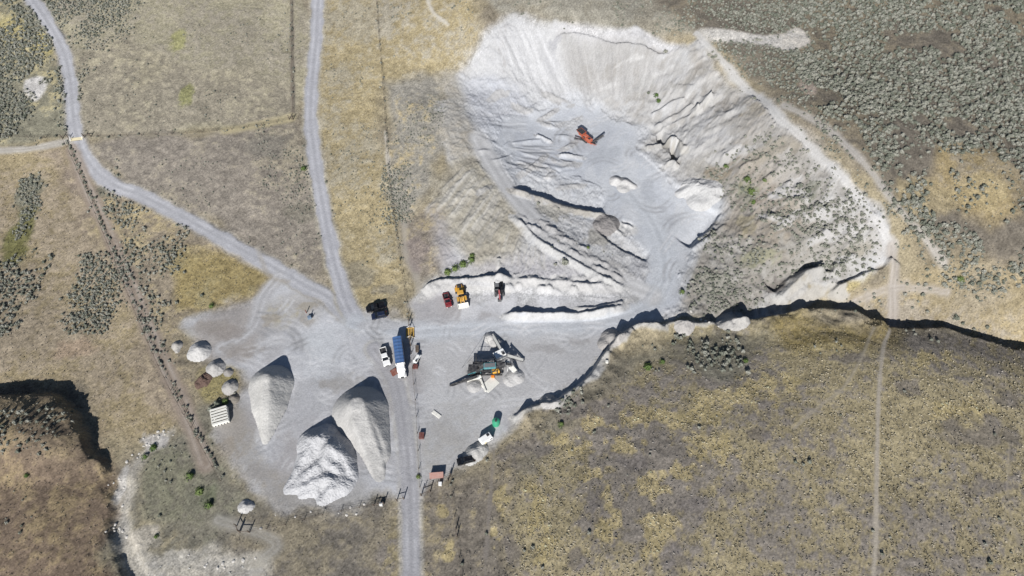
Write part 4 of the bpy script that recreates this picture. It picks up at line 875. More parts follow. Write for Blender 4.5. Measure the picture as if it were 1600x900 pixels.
# ------------------------------------------------------------------ orange mobile crusher in the pit
loc, rz = place((926,228), (904,210)); t = thing('mobile_crusher', 'orange tracked mobile crusher with black side conveyors on the pit floor', 'crusher', loc, rz)
t.scale = (.72, .72, .72)
for s in (-1, 1): track(t, s*1.15, 4.4, .95, .5, 0, 'dark')
MB().box((0,0,1.25), (9.0,1.5,.5)).build('chassis', 'orange', t)
MB().hexa([(-4.6,-.8,1.8),(-1.6,-.8,1.8),(-1.6,.8,1.8),(-4.6,.8,1.8)], [(-5.2,-1.6,3.4),(-1.4,-1.6,3.4),(-1.4,1.6,3.4),(-5.2,1.6,3.4)]).build('feed_hopper', 'orange', t)
MB().box((-3.3,0,3.42), (3.4,2.7,.06)).build('hopper_floor', 'dark', t)
MB().box((-5.5,0,3.3), (.7,2.6,.2)).build('hopper_flap', 'dark', t)
MB().box((-.3,0,2.3), (1.9,1.9,1.7), ch=.15).build('crusher_box', 'orange', t)
MB().cyl((-.3,-1.15,2.3), (-.3,-.95,2.3), .75, 14).build('flywheel', 'dark', t)
MB().box((2.2,.1,2.1), (2.4,2.1,1.4), ch=.12).build('engine_housing', 'orange', t); MB().box((2.2,.1,2.83), (1.2,1.2,.06)).build('engine_grille', 'dark', t)
MB().cyl((3.0,.7,2.8), (3.0,.7,3.5), .09, 8).build('exhaust_stack', 'dark', t)
rl = MB()
for s in (-1, 1):
    rl.beam((-1.4,s*1.3,2.5), (3.4,s*1.3,2.5), .05, .05); rl.beam((-1.4,s*1.3,1.5), (3.4,s*1.3,1.5), .3, .06)
    for k in range(6): rl.beam((-1.4+k*.96,s*1.3,1.5), (-1.4+k*.96,s*1.3,2.5), .05, .05)
rl.build('walkway', 'orange', t)
conveyor(t, (3.0,0,1.2), (7.0,0,2.6), .9, 'orange', legs=False)
conveyor(t, (4.0,.6,1.2), (5.4,6.2,3.6), 1.0, 'dark', legs=False)
conveyor(t, (1.0,-.8,1.2), (-2.6,-5.2,2.6), .8, 'dark', legs=False)

# ------------------------------------------------------------------ tanks, boxes, camper and shed round the yard
x, y, z = at2(775,662); t = thing('water_tank', 'round green water tank at the southern edge of the yard', 'tank', (x,y,z))
MB().cyl((0,0,-.1), (0,0,1.7), 1.05, 24).build('tank_wall', 'green', t); MB().cyl((0,0,1.7), (0,0,2.0), 1.05, 24, .35).build('tank_top', 'green', t); MB().cyl((0,0,2.0), (0,0,2.12), .3, 14).build('hatch', 'dark', t)
loc, rz = place((768,682), (750,694)); t = thing('camper_trailer', 'small white camper trailer parked near the green tank', 'trailer', loc, rz)
MB().box((0,0,1.2), (3.4,1.9,1.5), ch=.15).build('trailer_body', 'white', t); MB().box((.9,.3,2.0), (.7,.7,.16)).build('roof_vent', 'dark', t); MB().box((0,0,.4), (4.2,1.0,.12)).build('chassis', 'dark', t)
MB().box((1.2,-.97,1.4), (.7,.03,.5)).build('window', 'glass', t); MB().box((-.6,-.97,1.1), (.65,.03,1.3)).build('door', 'cream', t)
for s in (-1, 1): wheel(t, -.3, s*.9, .33, .22)
loc, rz = place((694,744), (671,746)); t = thing('low_shed', 'low open shed with a faded pink sloping roof near the fence gate', 'shed', loc, rz); t.scale = (.85, .8, .8)
MB().hexa([(-2.1,-.9,1.1),(2.1,-.9,1.1),(2.1,.9,1.8),(-2.1,.9,1.8)], [(-2.1,-.9,1.2),(2.1,-.9,1.2),(2.1,.9,1.9),(-2.1,.9,1.9)]).build('roof', 'pink', t)
MB().box((0,.8,.85), (4.0,.1,1.8)).build('back_wall', 'rust', t)
for s in (-1, 1): MB().box((s*1.95,0,.65), (.1,1.6,1.3)).build('side_wall', 'rust', t)
def crate(name, label, cat, u, v, d, m, rz=0, lid=None, group=None):
    x, y, z = at2(u, v); t = thing(name, label, cat, (x,y,z), rz, group)
    MB().box((0,0,d[2]/2-.05), (d[0],d[1],d[2]+.1), ch=min(d)*.06).build('box_body', m, t)
    MB().box((0,0,d[2]+.03), (d[0]*1.04,d[1]*1.04,.06)).build('lid', lid or m, t)
    if d[2] > .5:
        for s in (-1, 1): MB().box((s*d[0]*.3,-d[1]/2-.01,d[2]*.5), (.08,.04,d[2]*.9)).build('rib', 'dark', t)
    return t
crate('metal_box', 'brown red metal box standing against the fence halfway down the yard', 'box', 659,682, (1.3,1.6,.9), 'brownbox')
crate('metal_box', 'brown metal box standing by the fence below the white fuel tank', 'box', 649,574, (1.4,1.2,.7), 'brownbox')
crate('steel_grate', 'dark steel crate standing by the fence above the white fuel tank', 'crate', 652,546, (.9,2.0,.7), 'wood', .1)
crate('white_box', 'white plastic box beside the low pink-roofed shed', 'box', 688,757, (.8,.8,.9), 'white')
crate('white_box', 'white plastic box leaning at the wooden fence brace left of the road', 'box', 596,789, (.8,.7,1.0), 'white')
crate('white_box', 'white block left on the bank east of the yard', 'box', 948,566, (.7,.7,.5), 'concrete')
loc, rz = place((655,556), (648,568)); t = thing('fuel_tank', 'white fuel tank on a small trailer beside the cattle guard', 'tank', loc, rz)
MB().cyl((-1.1,0,.95), (.9,0,.95), .55, 14).build('tank_body', 'white', t); MB().cyl((.9,0,.95), (1.3,0,.95), .55, 14, .2).build('tank_end', 'white', t); MB().box((.1,0,.4), (3.0,1.2,.14)).build('chassis', 'white', t)
for s in (-1, 1): wheel(t, -.2, s*.75, .35, .22)
MB().beam((1.4,0,.4), (2.5,0,.4), .1, .1).build('drawbar', 'dark', t); MB().box((-1.0,-.5,1.5), (.5,.5,.4)).build('pump', 'dark', t)
# white slatted bin
loc, rz = place((358,652), (333,660)); t = thing('slatted_bin', 'white slatted bin with notched front standing west of the gravel stockpiles', 'bin', loc, rz)
for k in range(6): MB().box((.1,2.6-k*.78,1.9-k*.13), (4.3,.5,.16)).build('slat', 'concrete', t)
MB().hexa([(-2.1,-1.6,0),(2.3,-1.6,0),(2.3,-1.3,0),(-2.1,-1.3,0)], [(-2.1,-1.6,1.3),(2.3,-1.6,1.3),(2.3,-1.3,1.3),(-2.1,-1.3,1.3)]).build('front_wall', 'concrete', t)
MB().box((.1,2.8,.85), (4.4,.3,1.9)).build('back_wall', 'concrete', t)
for s in (-1, 1): MB().prism([(-1.6,0),(2.9,0),(2.9,1.9),(-1.6,1.2)], -.08, .08).build('side_wall', 'concrete', t).matrix_local = Matrix.Translation((s*2.15+.1,0,0)) @ Matrix.Rotation(math.pi/2, 4, 'Z')
for k in range(5): MB().box((-1.5+k*.78,-1.62,.3), (.3,.06,.55)).build('notch', 'dark', t)
loc, rz = place((337,660), (333,644)); t = thing('concrete_barrier', 'tall white concrete panel leaning beside the slatted bin', 'barrier', loc, rz)
MB().hexa([(-1.9,-.3,0),(1.9,-.3,0),(1.9,.3,0),(-1.9,.3,0)], [(-1.9,.1,1.5),(1.9,.1,1.5),(1.9,.4,1.5),(-1.9,.4,1.5)]).build('panel_face', 'concrete', t); MB().box((0,.5,.2), (.3,.8,.3)).build('foot', 'concrete', t)

# ------------------------------------------------------------------ cattle guards
def cattle_guard(label, a, b, depth, m, bars):
    loc, rz = place(a, b); A = at2(*a); B = at2(*b); W = math.hypot(A[0]-B[0], A[1]-B[1]); t = thing('cattle_guard', label, 'cattle guard', (loc[0],loc[1],loc[2]+.12), rz)
    for k in range(bars): MB().box((0,-depth/2+(k+.5)*depth/bars,.06), (W, depth/bars*.55, .1)).build('bar', m, t)
    for s in (-1, 1):
        MB().box((s*W/2,0,.05), (.2,depth,.2)).build('end_beam', m, t)
        w_ = MB(); w_.beam((s*(W/2+.1),-depth/2,0), (s*(W/2+.1),0,1.2), .08, .08); w_.beam((s*(W/2+.1),depth/2,0), (s*(W/2+.1),0,1.2), .08, .08); w_.beam((s*(W/2+.1),-depth/2,.1), (s*(W/2+.1),depth/2,.1), .08, .08); w_.build('wing', 'white', t)
    MB().box((0,0,-.05), (W,depth,.08)).build('pit_floor', 'dark', t)
    return t
cattle_guard('ochre barred cattle guard set in the fence line beside the tarped truck', (641,528), (641,513), 2.5, 'cattle', 5)
cattle_guard('cream cattle guard crossing the western gravel road at the fence corner', (129,216), (112,219), 1.5, 'cream', 4)

# ------------------------------------------------------------------ fences
def fence(label, px, gap=4.5, hgt=1.3, m='wood', wires=3):
    P = smooth(np.array([at2(*p)[:2] for p in px]), 4); L_ = np.concatenate([[0], np.cumsum(np.hypot(*np.diff(P, axis=0).T))])
    n_ = max(2, int(L_[-1]/gap)); s_ = np.linspace(0, L_[-1], n_+1); X = np.interp(s_, L_, P[:, 0]); Y = np.interp(s_, L_, P[:, 1])
    x0, y0, z0 = X[0], Y[0], ground(X[0], Y[0]); t = thing('wire_fence', label, 'fence', (x0,y0,z0))
    zs = [ground(a, b) for a, b in zip(X, Y)]
    pm = MB().cyl((0,0,-.2), (0,0,hgt), .075, 6).build('post', m, t); pm.location = (0,0,0)
    for i in range(1, n_+1):
        o = pm.copy(); COLLECT.objects.link(o); o.parent = t; o.location = (X[i]-x0, Y[i]-y0, zs[i]-z0); o.rotation_euler = (random.uniform(-.06,.06), random.uniform(-.06,.06), 0)
    for k in range(wires):
        wm = MB(); hz = hgt*(.35+.28*k)
        for i in range(n_): wm.beam((X[i]-x0,Y[i]-y0,zs[i]-z0+hz), (X[i+1]-x0,Y[i+1]-y0,zs[i+1]-z0+hz), .025, .025)
        wm.build('wire', 'wire', t)
    return P
FENCES = []
FENCES.append(fence('long wire fence running from the hills down to the cattle guard', [(588,-6),(594,80),(600,150),(607,260),(616,340),(624,400),(632,450),(638,490),(640,510)]))
FENCES.append(fence('wire fence between the southern road and the screening yard', [(641,530),(645,580),(650,640),(653,700),(656,762)]))
FENCES.append(fence('wire fence beside the brown dirt track along the sagebrush strip', [(98,216),(120,262),(150,335),(185,420),(225,520),(262,600),(300,670),(345,752)]))
FENCES.append(fence('wire fence along the east edge of the tan square field', [(455,-6),(456,60),(457,120),(458,186)]))
FENCES.append(fence('wire fence along the south edge of the tan square field', [(132,214),(220,212),(320,207),(400,198),(456,187)], gap=5))
FENCES.append(fence('wire fence below the white rock stockpile', [(388,832),(440,822),(500,806),(560,794),(590,788)]))
FENCES.append(fence('wire fence running south through the grey field from the shed', [(703,746),(708,790),(714,840),(721,906)]))
FENCES.append(fence('short wire fence between the gate braces and the shed field', [(664,762),(690,752),(703,746)], gap=3))
FENCES.append(fence('wire fence leading west from the cream cattle guard', [(-10,214),(50,216),(98,216)], gap=5))
def brace(label, a, b, hgt=2.0, diag=False):
    loc, rz = place(a, b); A = at2(*a); B = at2(*b); W = math.hypot(A[0]-B[0], A[1]-B[1]); t = thing('fence_brace', label, 'fence brace', loc, rz, 'wooden H braces on the fence lines')
    for s in (-1, 1): MB().cyl((s*W/2,0,-.3), (s*W/2,0,hgt), .14, 8).build('post', 'wood', t)
    MB().cyl((-W/2,0,hgt*.62), (W/2,0,hgt*.62), .09, 7).build('rail', 'wood', t)
    return t
brace('wooden H brace at the fence corner beside the lone white pile', (375,832), (390,832)); 
brace('wooden brace post pair standing just west of the fence corner', (370,822), (374,830), 2.2)
brace('wooden H brace with a white box leaning on it, left of the road', (584,791), (600,788)); brace('wooden H brace right at the left edge of the southern road', (620,783), (631,780))
brace('wooden H brace right of the southern road under the fence end', (658,775), (672,769)); brace('wooden H brace beside the low pink-roofed shed', (700,752), (704,744), 2.2)
brace('wooden H brace on the fence just north of the ochre cattle guard', (639,502), (640,512)); brace('wooden H brace on the fence just south of the ochre cattle guard', (641,532), (642,540))
brace('wooden H brace on the fence east of the cream cattle guard', (132,215), (142,214)); brace('wooden H brace on the fence west of the cream cattle guard', (98,217), (108,217))
brace('wooden H brace at the south-east corner of the tan square field', (452,187), (458,187)); brace('wooden H brace standing in the grey field fence south of the shed', (712,828), (714,838))

# ------------------------------------------------------------------ small signs and figures by the yard entrance
x, y, z = at2(479,489); t = thing('steel_post', 'lone dark rusty steel post standing at the yard entrance', 'post', (x,y,z)); MB().cyl((0,0,-.2), (0,0,1.5), .13, 8).build('pipe', 'rust', t); MB().cyl((0,0,1.5), (0,0,1.56), .16, 8).build('cap', 'rust', t)
x, y, z = at2(484,497); t = thing('water_pump', 'blue grey pump box with a dark standpipe at the yard entrance', 'pump', (x,y,z), .4)
MB().box((0,0,.4), (1.1,.9,.9), ch=.05).build('pump_box', 'blue', t); MB().cyl((.3,.5,0), (.3,.5,1.5), .12, 8).build('standpipe', 'dark', t); MB().cyl((.9,-.1,0), (.9,-.1,1.0), .1, 8).build('valve_post', 'dark', t)

# ------------------------------------------------------------------ vegetation
def plant_material(name, rgb, rgb2, vary=.35):
    m, nt, N, L, P = principled(name)
    a = N.new('ShaderNodeAttribute'); a.attribute_type = 'INSTANCER'; a.attribute_name = 'tint'
    oi = N.new('ShaderNodeObjectInfo'); ge = N.new('ShaderNodeNewGeometry')
    ad = N.new('ShaderNodeMath'); ad.operation = 'ADD'; L.new(a.outputs['Fac'], ad.inputs[0]); L.new(oi.outputs['Random'], ad.inputs[1])
    fr = N.new('ShaderNodeMath'); fr.operation = 'FRACT'; L.new(ad.outputs[0], fr.inputs[0])
    mx = N.new('ShaderNodeMix'); mx.data_type = 'RGBA'; L.new(fr.outputs[0], mx.inputs[0]); mx.inputs[6].default_value = (*rgb, 1); mx.inputs[7].default_value = (*rgb2, 1)
    tc = N.new('ShaderNodeTexCoord'); nz = N.new('ShaderNodeTexNoise'); nz.inputs['Scale'].default_value = 5.0; L.new(tc.outputs['Object'], nz.inputs['Vector'])
    mr = N.new('ShaderNodeMapRange'); mr.inputs['From Min'].default_value = .3; mr.inputs['From Max'].default_value = .7; mr.inputs['To Min'].default_value = 1-vary; mr.inputs['To Max'].default_value = 1+vary
    L.new(nz.outputs['Fac'], mr.inputs['Value'])
    vm = N.new('ShaderNodeVectorMath'); vm.operation = 'SCALE'; L.new(mx.outputs[2], vm.inputs[0]); L.new(mr.outputs[0], vm.inputs['Scale']); L.new(vm.outputs[0], P.inputs['Base Color'])
    P.inputs['Roughness'].default_value = .9; P.inputs['Specular IOR Level'].default_value = .1
    return m
M_SAGE = plant_material('sagebrush_leaves', (.115,.125,.098), (.265,.262,.225)); M_GREEN = plant_material('green_leaves', (.06,.10,.03), (.13,.17,.06)); M_TWIG = mat('grey_twigs', (92,84,74), .9, dust=0)
def grass_material():
    m, nt, N, L, P = principled('dry_grass_blades')
    a = N.new('ShaderNodeAttribute'); a.attribute_type = 'INSTANCER'; a.attribute_name = 'shade'
    mx = N.new('ShaderNodeMix'); mx.data_type = 'RGBA'; mx.inputs[6].default_value = (.30, .25, .15, 1)     # straw where no shade is stored
    L.new(a.outputs['Alpha'], mx.inputs[0]); L.new(a.outputs['Color'], mx.inputs[7]); L.new(mx.outputs[2], P.inputs['Base Color'])
    P.inputs['Roughness'].default_value = .9; P.inputs['Specular IOR Level'].default_value = .05
    return m
M_GRASS = grass_material()
def bush_mesh(name, seed, nleaf, m, flat=1.25, leaf=.16, core=.7):
    """unit-radius shrub: ragged core of foliage clumps with leaf sprays sticking out of it"""
    rg = np.random.default_rng(seed); V = []; F = []
    for c in range(7):
        a = rg.uniform(0, 6.28); r = rg.uniform(.1, .42) if c else 0; cx, cy, cz = math.cos(a)*r, math.sin(a)*r, rg.uniform(.25, .5)*flat; rad = rg.uniform(.32, .5)*core*1.2
        b = len(V); ring = 6
        V.append((cx, cy, cz+rad*flat*rg.uniform(.8, 1.15)))
        for lv, (rr_, zz) in enumerate(((.75, .55), (1.0, -.1), (.6, -.9))):
            for k in range(ring):
                t_ = 6.283*k/ring+lv*.5; q = rad*rr_*rg.uniform(.75, 1.2); V.append((cx+math.cos(t_)*q, cy+math.sin(t_)*q, max(-.08, cz+rad*zz*flat*rg.uniform(.8, 1.1))))
        for k in range(ring): F.append((b, b+1+k, b+1+(k+1) % ring))
        for lv in range(2):
            o_ = b+1+lv*ring
            for k in range(ring): F.append((o_+k, o_+ring+k, o_+ring+(k+1) % ring)); F.append((o_+k, o_+ring+(k+1) % ring, o_+(k+1) % ring))
    for k in range(nleaf):
        d = rg.normal(size=3); d[2] = abs(d[2])*.9+.15; d /= np.linalg.norm(d); p = d*np.array([.85, .85, .8*flat])*rg.uniform(.75, 1.1); u = rg.normal(size=3); u -= (u@d)*d*.6; u /= np.linalg.norm(u); w_ = np.cross(d, u)
        b = len(V); s_ = leaf*rg.uniform(.7, 1.3); V += [tuple(p-u*s_*.5), tuple(p+w_*s_*.5+d*s_*.3), tuple(p+u*s_*.5+d*s_*.5), tuple(p-w_*s_*.5)]; F.append((b, b+1, b+2)); F.append((b, b+2, b+3))
    me = bpy.data.meshes.new(name); me.from_pydata(V, [], F); me.materials.append(m); me.update(); return me
SAGE = [bush_mesh('sagebrush', 40+i, 46, M_SAGE) for i in range(3)]
GREEN = [bush_mesh('green_shrub', 60+i, 120, M_GREEN, 1.0, .2) for i in range(2)]

def density_poly(px, dens, smin, smax, seed, patch=0.0, pscale=10):
    """random points in a photo polygon; patch > 0 makes them gather in clumps"""
    P = smooth(np.concatenate([pts(px), pts(px)[:1]]), 3)[:-1]; rg = np.random.default_rng(seed)
    x0, y0 = P.min(0); x1, y1 = P.max(0); n_ = int((x1-x0)*(y1-y0)*dens); x = rg.uniform(x0, x1, n_); y = rg.uniform(y0, y1, n_)
    ins = np.zeros(n_, bool); Q = np.concatenate([P, P[:1]])
    jx = x+(fbm(x, y, 10, 4, seed)-.5)*18+rg.normal(0, 1.5, n_); jy = y+(fbm(x, y, 10, 4, seed+1)-.5)*18+rg.normal(0, 1.5, n_)
    for k in range(len(P)):
        (xa, ya), (xb, yb) = Q[k], Q[k+1]
        if ya == yb: continue
        ins ^= ((ya > jy) != (yb > jy)) & (jx < (xb-xa)*(jy-ya)/(yb-ya)+xa)
    keep = ins
    if patch: keep &= rg.random(n_) < sstep(patch-.1, patch+.14, fbm(x, y, pscale, 4, seed+2))
    x, y = x[keep], y[keep]; s = smin*.8+(smax*1.15-smin*.8)*rg.random(len(x))**1.7
    return np.stack([x, y, s], 1)
# zones: (polygon, per m2, radius range, seed, clumping, label used for its single shrubs)
SZ = [
 ([(1240,10),(1300,-10),(1640,-10),(1640,250),(1560,235),(1480,225),(1430,270),(1380,262),(1310,200),(1260,150),(1250,80)], .34, .65,1.05, 1, .38, 'grey-green sagebrush shrub in the dense scrub on the plateau above the pit'),
 ([(1370,250),(1440,280),(1470,340),(1560,370),(1640,330),(1640,460),(1560,440),(1480,430),(1430,350),(1390,290)], .34, .65,1.1, 2, .38, 'grey-green sagebrush shrub in the scrub beside the upper rim track'),
 ([(1440,220),(1560,230),(1640,260),(1640,340),(1560,370),(1470,345)], .2, .6,1.0, 3, .46, 'grey-green sagebrush shrub around the yellow grass patch on the plateau'),
 ([(1100,35),(1240,0),(1260,40),(1250,150),(1310,200),(1270,205),(1190,140),(1130,85)], .42, .4,.7, 4, .3, None),
 ([(960,-10),(1250,-10),(1240,40),(1100,42),(1000,30)], .3, .4,.7, 5, .42, None),
 ([(760,-10),(960,-10),(1000,35),(850,30)], .12, .35,.6, 6, .5, None),
 ([(-40,-10),(55,-10),(95,70),(108,150),(100,205),(-40,215)], .42, .5,.95, 7, .38, 'grey-green sagebrush shrub west of the curving gravel road'),
 ([(60,-10),(220,-10),(190,60),(130,110),(125,170),(112,120),(98,60)], .36, .4,.75, 8, .42, None),
 ([(75,480),(120,425),(160,395),(182,440),(195,515),(160,520),(110,508)], .42, .5,.85, 9, .2, 'grey sagebrush shrub in the dark triangular clump beside the dirt track'),
 ([(122,245),(150,268),(215,305),(280,345),(282,450),(262,520),(288,600),(270,590),(215,455),(165,340)], .2, .55,.95, 10, .42, 'grey sagebrush shrub between the track fence and the western road'),
 ([(25,290),(50,270),(72,280),(60,340),(38,375),(28,350)], .55, .5,.85, 11, .2, 'grey sagebrush shrub in the western hollow beside the green patch'),
 ([(-30,420),(30,395),(80,380),(70,420),(40,500),(-30,545)], .22, .6,1.0, 12, .42, 'grey sagebrush shrub in the far western field edge'),
 ([(598,255),(648,265),(645,320),(628,350),(605,335)], .6, .35,.6, 13, .25, None),
 ([(620,150),(690,150),(680,260),(610,260)], .18, .3,.5, 14, .45, None),
 ([(180,250),(480,220),(500,330),(490,420),(330,340),(220,300)], .09, .3,.55, 15, .55, None),
 ([(130,60),(450,20),(450,180),(130,205)], .08, .3,.6, 16, .57, None),
 ([(400,190),(475,190),(500,330),(400,280)], .16, .3,.55, 17, .48, None),
 ([(500,0),(588,0),(630,420),(550,460),(510,300)], .10, .3,.5, 18, .53, None),
 ([(600,0),(740,0),(700,130),(600,120)], .10, .35,.7, 19, .54, None),
 ([(1085,250),(1200,230),(1300,300),(1370,390),(1340,430),(1230,430),(1180,480),(1070,470),(1110,350)], .26, .35,.75, 20, .42, 'dark grey shrub on the pale eroded slope east of the pit'),
 ([(1090,60),(1180,140),(1310,265),(1390,380),(1420,370),(1340,250),(1230,170),(1120,90)], .2, .3,.6, 21, .42, None),
 ([(1240,300),(1330,320),(1380,400),(1300,420),(1230,360)], .34, .35,.8, 22, .42, None),
 ([(1060,530),(1110,515),(1160,545),(1140,580),(1070,590),(1055,560)], .16, .6,1.1, 23, .32, 'grey shrub in the loose clump south of the spoil bank'),
 ([(990,545),(1060,530),(1060,580),(1010,590)], .06, .5,.9, 24, .4, 'grey shrub on the grey slope south of the yard bank'),
 ([(868,620),(900,612),(912,625),(890,652),(860,645)], .3, .5,.85, 25, .2, 'grey shrub in the tight clump on the bank south-east of the yard'),
 ([(1200,495),(1390,508),(1420,520),(1600,552),(1600,540),(1480,505),(1330,490)], .14, .4,.8, 26, .42, 'pale grey shrub along the crest of the dark gully'),
 ([(1250,540),(1310,530),(1320,580),(1270,585)], .05, .5,.8, 27, .3, None),
 ([(1235,715),(1270,720),(1265,765),(1235,755)], .16, .5,.9, 28, .2, 'dark shrub in the small clump in the middle of the eastern field'),
 ([(800,640),(1600,560),(1600,900),(760,900)], .004, .35,.7, 29, 0, 'single dark shrub standing alone in the yellow eastern field'),
 ([(1500,820),(1600,800),(1600,900),(1540,890)], .02, .5,.9, 30, .3, 'dark shrub in the lower corner of the eastern field'),
 ([(0,640),(100,620),(130,700),(60,720),(0,690)], .16, .4,.8, 31, .4, 'pale shrub on the shaded slope of the western gully'),
 ([(-20,690),(40,690),(60,800),(20,870),(-20,870)], .03, .6,.9, 32, .3, 'grey shrub on the brown hill in the lower west corner'),
 ([(1300,440),(1400,440),(1500,480),(1600,500),(1600,540),(1480,505),(1320,485)], .04, .5,.9, 33, .45, 'dark shrub in the yellow grass strip above the gully'),
 ([(1390,400),(1440,380),(1480,440),(1440,470),(1400,450)], .12, .5,.9, 34, .4, 'grey shrub by the fork of the rim tracks'),
 ([(900,330),(990,400),(1000,430),(940,400),(860,340)], .06, .3,.5, 35, .4, None),
 ([(340,610),(375,610),(375,700),(300,640)], .05, .4,.7, 36, .4, None),
 ([(230,690),(340,690),(370,800),(240,800)], .06, .35,.6, 37, .45, None),
 ([(1080,420),(1180,430),(1170,488),(1100,485)], .26, .3,.65, 38, .35, None),
]
allp = []; labs = []
for i, z_ in enumerate(SZ):
    z_ = list(z_); z_[1] *= (5.2 if z_[1] > .15 else 2.2)*(1.5 if 6 <= i <= 18 else 1); z_[2] *= .6*(.8 if 6 <= i <= 18 else 1); z_[3] *= 1.0*(.8 if 6 <= i <= 18 else 1)
    p = density_poly(*z_[:6]); allp.append(np.concatenate([p, np.full((len(p), 1), i)], 1))
# rows of brush along fence lines
rg = np.random.default_rng(77)
for fi, gap in ((2, .55), (0, 2.5), (4, 4.0), (3, 2.0), (1, 2.5), (6, 2.5)):
    P = FENCES[fi]; L_ = np.concatenate([[0], np.cumsum(np.hypot(*np.diff(P, axis=0).T))]); s_ = np.cumsum(rg.exponential(gap, int(L_[-1]/gap))); s_ = s_[s_ < L_[-1]]
    x = np.interp(s_, L_, P[:, 0])+rg.normal(0, .4, len(s_))+(.9 if fi == 2 else 0); y = np.interp(s_, L_, P[:, 1])+rg.normal(0, .4, len(s_)); allp.append(np.stack([x, y, rg.uniform(.2, .75, len(s_)), np.full(len(s_), -1)], 1))
A = np.concatenate(allp); print('shrubs', len(A))
# nothing grows on graded gravel
ri = np.clip(np.searchsorted(XS, A[:, 0])-1, 0, NX-2); rj = np.clip(np.searchsorted(YS, A[:, 1])-1, 0, NY-2)
ban = [SURF_NAMES.index(k) for k in ('gravel_yard', 'gravel_road', 'pit_floor')]
lumA = COL[rj, ri]@np.array([.3, .59, .11])
A = A[~np.isin(SURF[rj, ri], ban) & ~((lumA > .33) & (A[:, 3] <= 4) & (A[:, 3] >= 0))]
Az = sample(Z, A[:, 0], A[:, 1])
def project(x, y, z):
    dz = z-CAM_H; fwd = y*math.cos(PITCH)-dz*math.sin(PITCH); up = y*math.sin(PITCH)+dz*math.cos(PITCH)
    return 800+FPX*x/fwd, 450-FPX*up/fwd, FPX/fwd
U, Vp, sc = project(A[:, 0], A[:, 1], Az)
inside = (U > 4) & (U < 1596) & (Vp > 4) & (Vp < 896)
named = np.array([k >= 0 and SZ[int(k)][6] is not None for k in A[:, 3]])
score = np.where(inside & named, A[:, 2]*sc, -1); pick = np.argsort(-score)[:300]
NEAR = [(1290,60,'right of the white bare strip'),(1400,30,'at the upper edge of the scrub'),(1560,30,'in the upper corner of the scrub'),(1300,150,'above the fork of the rim tracks'),(1400,130,'in the middle of the dense scrub'),(1560,140,'at the outer edge beside the thinner scrub'),(1380,235,'just above the outer rim track'),(1470,210,'just above the yellow grass patch'),(1590,220,'right of the yellow grass patch'),(1440,330,'between outer rim track and yellow patch'),(1500,380,'just below the yellow grass patch'),(1590,400,'in the lower corner of the scrub')]
rest = np.ones(len(A), bool); rest[pick] = False
srcs = []
for c, i in enumerate(pick):
    o = bpy.data.objects.new('sagebrush', SAGE[c % 3]); link(o); o.location = (A[i, 0], A[i, 1], Az[i]-.05); r_ = A[i, 2]
    o.scale = (r_, r_*random.uniform(.85, 1.15), r_*random.uniform(.85, 1.2)); o.rotation_euler = (0, 0, random.uniform(0, 6.28))
    lb = SZ[int(A[i, 3])][6]
    big = 'large ' if A[i, 2] > .95 else ''
    if int(A[i, 3]) in (0, 1):
        lb = ('large ' if A[i, 2] > 1.0 else '')+'grey-green sagebrush shrub on the plateau, '+NEAR[int(np.argmin([(U[i]-a)**2+((Vp[i]-b)*1.3)**2 for a, b, _ in NEAR]))][2]
    else: lb = big+lb
    tag(o, lb, 'shrub', 'sagebrush: '+lb.split(' shrub ')[-1])
    if c < 3: srcs.append(o)

